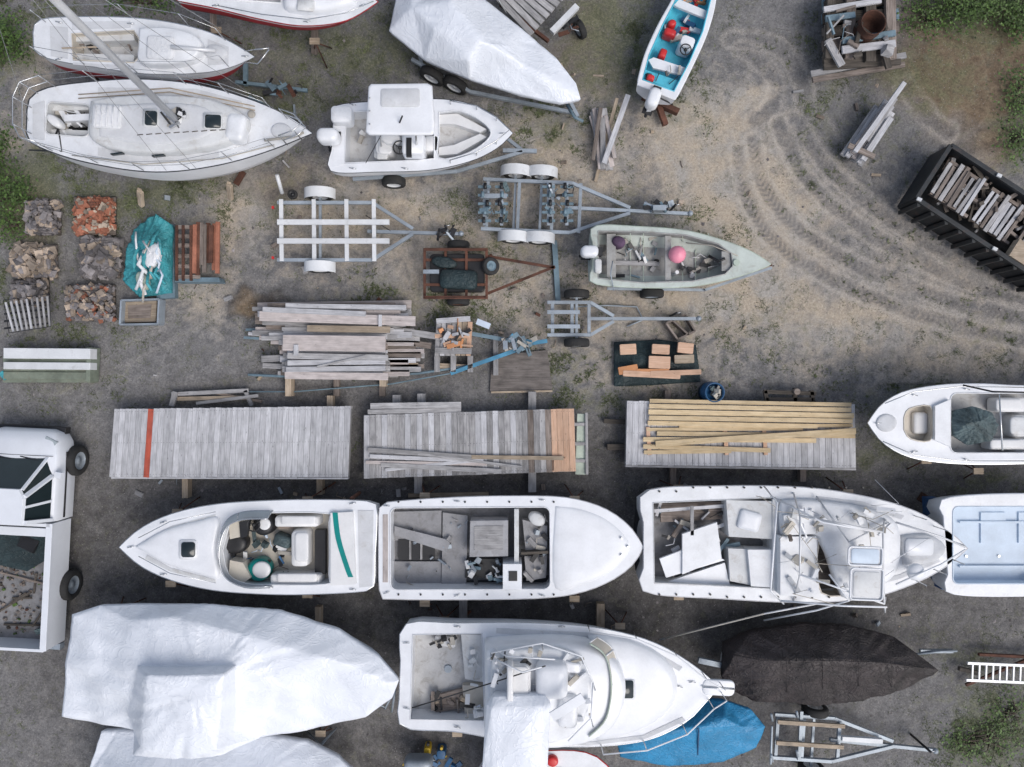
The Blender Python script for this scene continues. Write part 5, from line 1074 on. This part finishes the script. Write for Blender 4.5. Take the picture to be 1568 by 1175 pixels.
@build
def right_boats():
    o=Obj('motorboat');h=o.p('hull');z=1.5
    up=[(1720,592),(1568,591),(1500,588),(1440,590),(1385,600),(1350,620),(1329,648)];lo=[(1720,706),(1568,710),(1500,711),(1440,708),(1390,699),(1352,678),(1329,648)]
    lp=hull(h,up,lo,z,.5,M['gel_clean'],M['bluebot'],M['steel'],.02)
    d=o.p('deck');deck(d,lp,z,[(spl([(1384,640),(1392,626),(1424,622),(1428,648),(1424,675),(1394,672),(1384,658)],3),z-.3,M['cream'],M['cream']),(rr(1530,648,150,92,0,10,3),z-.5,M['gel'],M['sole'])],M['gel_clean'])
    d.pillow(rr(1409,648,22,34,0,5),z-.3,.12,M['vinyl'],'soft');d.pillow(ell(1358,648,16,14),z,.05,M['nonskid'],'dome')
    d.slab([(1432,622),(1455,612),(1455,684),(1432,674)],z+.1,z,M['gel']);seat(d,1545,620,50,22,0,z-.1,.35,M['vinyl']);seat(d,1560,652,34,34,0,z-.15,.35,M['gel_old']);seat(d,1540,680,60,16,0,z-.1,.35,M['vinyl'])
    t=o.p('tarp_bundle');tent(t,[(1456,645,z),(1464,628,z),(1490,622,z),(1520,632,z),(1528,655,z),(1515,675,z),(1480,682,z),(1460,668,z)],[(1480,650,z+.3),(1505,645,z+.35),(1498,668,z+.2),(1490,632,z+.15)],[],M['grayt'],z-.4,.14,1,seed=9)
    r=o.p('rails');r.rail([(1355,618,z+.2),(1400,600,z+.2),(1470,592,z+.22),(1600,594,z+.22)],.012,M['steel']);r.rail([(1352,676,z+.2),(1400,697,z+.2),(1470,706,z+.22),(1600,706,z+.22)],.012,M['steel'])
    r.rail([(1475,590,z+.3),(1520,600,z+.9),(1600,602,z+1.0)],.02,M['black']);r.rail([(1530,604,z+.5),(1535,690,z+.5)],.02,M['steel'])
    cleats(r,[(1345,648),(1400,605),(1400,692),(1480,596),(1480,704)],z);k=o.p('stands');stand(k,1500,722,.8);stand(k,1420,706,.8);blocks(k,[(1450,648)],.5);o.done()
    o=Obj('open_boat');h=o.p('hull');z=1.5
    lp=hull(h,[(1445,790),(1447,764),(1568,757),(1660,765),(1740,790),(1790,835)],[(1452,880),(1455,908),(1568,912),(1660,905),(1740,880),(1790,835)],z,.5,M['gel'],M['bluebot'],M['gel_clean'],.03)
    d=o.p('deck');deck(d,lp,z,[(rr(1545,835,172,118,0,8,3),z-.35,M['ltblue'],M['ltblue'])],M['gel'])
    for y in (800,868): d.plank((1470,y),(1630,y),3,z-.28,.05,M['ltblue'])
    for x in (1502,1560): d.slab([(x,785),(x+38,785),(x+38,832),(x,832)],z-.31,z-.35,M['ltblue'])
    for x in (1480,1530,1590): d.cyl(x,852,2,z-.35,z-.32,M['steel'],10)
    d.slab([(1430,765),(1447,765),(1450,800),(1432,798)],z-.4,z-.9,M['bluebot']);d.slab([(1440,888),(1452,888),(1453,903),(1442,903)],z-.3,z-.6,M['bluebot']);clutter(d,1550,880,1600,895,z-.2,5,[M['black'],M['rope']]);o.done()
@build
def sport_boat():
    o=Obj('flybridge_fishing_boat');h=o.p('hull');z=1.75
    up=[(614,1010),(620,957),(700,955),(820,955),(920,963),(1000,984),(1060,1018),(1100,1052)];lo=[(612,1070),(617,1113),(700,1120),(800,1138),(900,1143),(990,1133),(1050,1105),(1080,1075),(1100,1052)]
    lp=hull(h,up,lo,z,.5,M['gel'],M['bluebot'],M['steel'],.025)
    d=o.p('deck');deck(d,lp,z,[([(632,972),(738,970),(742,1104),(628,1102)],z-.55,M['gel'],M['sole'])],M['gel_clean'])
    s=o.p('cockpit',.01);s.cyl(686,1025,6,z-.55,z-.5,M['galv']);s.slab([(658,1068),(718,1052),(726,1080),(668,1092)],z-.4,z-.48,M['wbrown']);clutter(s,662,1062,718,1085,z-.38,14,[M['ply'],M['wbrown'],M['wtan'],M['black']],(.1,.4))
    s.pillow(rr(682,983,34,14,10,4),z-.45,.15,M['vinyl'],'soft');clutter(s,665,975,700,992,z-.3,9,[M['vinyl'],M['black'],M['rope']],(.1,.3));s.slab([(706,972),(738,972),(740,1045),(712,1040)],z-.2,z-.55,M['gel_old']);s.slab([(708,1050),(740,1050),(742,1102),(712,1100)],z-.35,z-.55,M['cream'])
    cleats(s,[(622,985),(622,1085)],z)
    clutter(s,712,985,742,1100,z-.1,16,[M['gel_old'],M['rope'],M['steel'],M['vinyl']],(.1,.35))
    c=o.p('superstructure')
    c.pillow(spl([(742,985),(830,980),(900,985),(945,1010),(958,1055),(940,1105),(895,1132),(830,1140),(748,1130),(742,1060)],3),z-.01,.75,M['gel_clean'],'round')
    c.pillow(spl([(900,975),(960,980),(1020,1010),(1040,1055),(1018,1098),(960,1128),(905,1132),(930,1055)],3),z-.01,.25,M['gel_clean'],'dome')
    panel(c,[(760,962),(920,970),(990,990),(1045,1022),(1040,1028),(988,998),(918,978),(760,970)],z);panel(c,[(760,1126),(900,1137),(985,1126),(1045,1098),(1050,1104),(988,1132),(900,1142),(760,1132)],z)
    A=spl([(900,985),(925,1005),(934,1050),(926,1100),(900,1128)],5);n=len(A)
    va=[W(x+2,y,z+.79) for x,y in A];vb=[p+Vector((.22,0,-.36)) for p in va];c.add(va+vb,[(i,i+1,i+1+n,i+n) for i in range(n-1)],M['cream'],None,True)
    c.tube(va,.02,M['olive'],5);c.tube(vb,.02,M['gel'],5)
    for i in range(0,n,5): c.tube([va[i],vb[i]],.02,M['gel'],5)
    c.pillow(rr(958,1056,30,32,0,4),z+.2,.06,M['gel'],'flat');c.pillow(rr(958,1056,24,27,0,3),z+.26,.03,M['glass'],'flat')
    c.pillow(rr(1100,1053,50,24,3,8),z-.06,.08,M['gel_clean'],'round');c.rail([(1075,1052,z+.04),(1125,1056,z+.04)],.02,M['steel'])
    f=o.p('flybridge');zf=z+.8
    f.pillow(spl([(752,1000),(820,990),(880,1000),(905,1040),(900,1090),(870,1130),(800,1140),(750,1120)],3),zf-.1,.2,M['gel'],'round')
    f.pillow(rr(845,1042,50,56,0,12),zf+.08,.4,M['gel_clean'],'soft');seat(f,795,1045,36,60,0,zf+.35,.3,M['vinyl'],(-14,0))
    f.pillow(rr(870,1090,30,50,4,8),zf+.08,.2,M['gel'],'soft');f.pillow(rr(860,1020,60,16,8,5),zf+.1,.1,M['gel_clean'],'soft')
    top=[(745,1078,zf+.5),(756,1066,zf+.5),(835,1065,zf+.5),(843,1078,zf+.5),(838,1185,zf+.5),(830,1205,zf+.5),(752,1205,zf+.5),(738,1180,zf+.5)]
    tent(f,top,[(752,1084,zf+.62),(832,1082,zf+.62),(790,1125,zf+.68),(755,1190,zf+.6),(825,1188,zf+.6)],[(8,9),(8,11),(9,12),(10,8),(10,9)],M['wrap'],zf+.1,.03,3,cuts=2,inw=.03,seed=11)
    f.beam(W(845,1098,zf+.9),W(893,1068,zf+.9),.2,.04,M['gel_clean']);f.rail([(868,1083,zf),(868,1083,zf+.9)],.02,M['steel'])
    for L in ([(752,1000,zf+.4),(830,985,zf+.45),(890,1005,zf+.4),(908,1045,zf+.35)],[(908,1045,zf+.35),(905,1100,zf+.35),(870,1135,zf+.35)],[(760,1010,zf+.7),(800,1030,zf+.9),(835,1020,zf+.9)],[(745,985,z+.2),(775,1005,zf+.6),(850,1010,zf+.6)]): f.rail(L,.018,M['gel_clean'])
    for x,y in ((752,1000),(830,985),(890,1005),(908,1045),(905,1100)): b=W(x,y,zf-.05);f.tube([b,b+Vector((0,0,.42))],.015,M['steel'],5)
    clutter(f,752,990,830,1050,zf+.2,26,[M['gel_clean'],M['gel_clean'],M['black'],M['rope'],M['gel_old']],(.1,.3));clutter(f,855,1000,905,1110,zf+.15,10,[M['gel'],M['rope'],M['gel']],(.1,.35))
    f.tube([W(612,1090,z-.4),W(740,1050,z+.8),W(835,1020,zf+.95)],.015,M['black'],5)
    r=o.p('bow_rail');P=[(900,957),(970,968),(1030,994),(1075,1030),(1102,1045)];Q=[(920,1140),(985,1134),(1045,1110),(1085,1072),(1104,1060)]
    for L in (P,Q):
        r.tube([W(x,y,z)+Vector((0,0,.45)) for x,y in L],.016,M['gel_clean'],5)
        for x,y in L: b=W(x,y,z);r.tube([b,b+Vector((0,0,.45))],.013,M['steel'],5)
    cleats(r,[(700,960),(860,960),(700,1114),(1040,1052),(1060,1045)],z)
    k=o.p('stands');blocks(k,[(700,1040),(950,1050)],.5);[stand(k,x,y,.9) for x,y in ((680,950),(950,960),(700,1125))];k.rail([(1018,978,.9),(1170,940,1.6)],.015,M['rope']);o.done()
@build
def bottom_misc():
    o=Obj('motorboat');h=o.p('hull');z=1.3
    lp=hull(h,[(730,1190),(760,1160),(860,1150),(910,1158),(940,1185)],[(730,1250),(760,1270),(860,1265),(910,1240),(940,1185)],z,.5,M['gel'],M['red'],M['redp'],.03,Nn=14);d=o.p('deck');deck(d,lp,z,[([(760,1180),(860,1175),(860,1240),(760,1240)],z-.4,M['gel'],M['redp'])],M['gel']);d.pillow(ell(846,1166,9,8),z,.15,M['redp'],'soft');o.done()
    o=Obj('outboard_motor');p=o.p('motor');p.pillow(rr(640,1172,44,22,0,8),.5,.4,M['galv'],'soft');p.beam(W(640,1172,.5),W(640,1172,.05),.15,.25,M['black']);clutter(p,618,1158,700,1178,.3,24,[M['yellow'],M['bluep'],M['galv'],M['black'],M['bluesteel']],(.1,.35));o.done()
    o=Obj('fuel_jug');p=o.p('jug',.02);p.pillow(rr(655,1148,10,14,0,4),.02,.35,M['yellow'],'round');p.cyl(655,1141,2.5,.3,.42,M['black'],8);o.done()
    o=Obj('fuel_jug');p=o.p('jug',.02);p.pillow(rr(676,1152,14,14,0,4),.02,.35,M['bluep'],'round');p.cyl(676,1147,2.5,.3,.42,M['yellow'],8);o.done()
    o=Obj('flatbed_trailer');p=o.p('boards',.004)
    for k in range(8): p.plank((745+k*11,-22+k*-2),(815+k*8,52-k*9),9,.6,.04,M['wgray'])
    p.plank((845,48),(884,8),9,.75,.12,M['whitep']);p.plank((766,5),(840,62),5,.55,.1,M['rust']);p.rail([(760,-5,1.0),(775,20,.6)],.02,M['steel'])
    p.wheel(W(888,45,.3),(1,.6,0),.25,.15,M['galv']);clutter(p,860,30,890,55,.5,10,[M['black'],M['galv'],M['rust']],(.1,.3));o.done()
    o=Obj('sailboat_trailer');p=o.p('frame',.005);p.plank((375,95),(375,130),6,.4,.1,M['bluesteel']);p.plank((360,125),(470,138),5,.4,.08,M['bluesteel']);clutter(p,400,125,470,145,.45,16,[M['bluesteel'],M['rust'],M['black']],(.1,.4));p.plank((380,148),(410,165),6,.4,.08,M['bluesteel']);o.done()
    o=Obj('wooden_post');p=o.p('post',.01);p.plank((325,0),(325,48),8,.5,.12,M['wbrown']);o.done()
    o=Obj('wooden_post');p=o.p('post',.01);p.plank((1410,760),(1425,770),14,.4,.1,M['rust']);o.done()
# ------------------------------------------------------------------ light, world, camera
EL,AZ=math.radians(54),math.radians(130)
w=bpy.data.worlds.new('World');scene.world=w;w.use_nodes=True;n=w.node_tree;bg=n.nodes['Background']
sk=n.nodes.new('ShaderNodeTexSky');sk.sky_type='NISHITA';sk.sun_disc=False;sk.sun_elevation=EL;sk.sun_rotation=AZ;sk.dust_density=3;sk.air_density=1.0
hs=n.nodes.new('ShaderNodeHueSaturation');hs.inputs['Saturation'].default_value=.7
n.links.new(sk.outputs[0],hs.inputs['Color']);n.links.new(hs.outputs[0],bg.inputs[0]);bg.inputs[1].default_value=.15
L=bpy.data.lights.new('sun','SUN');L.energy=1.4;L.angle=math.radians(38);L.color=(1,.975,.94)
so=bpy.data.objects.new('sun',L);scene.collection.objects.link(so)
dv=Vector((math.sin(AZ)*math.cos(EL),math.cos(AZ)*math.cos(EL),math.sin(EL)));so.rotation_euler=(-dv).to_track_quat('-Z','Y').to_euler();so.location=dv*30
cam=bpy.data.cameras.new('camera');cam.lens=36*F/1568;cam.sensor_width=36;cam.clip_end=1000
co=bpy.data.objects.new('camera',cam);scene.collection.objects.link(co);co.location=(0,0,H);scene.camera=co
scene.view_settings.view_transform='Standard';scene.view_settings.look='None';scene.view_settings.exposure=0
if ERR: raise RuntimeError('\n'.join(ERR))
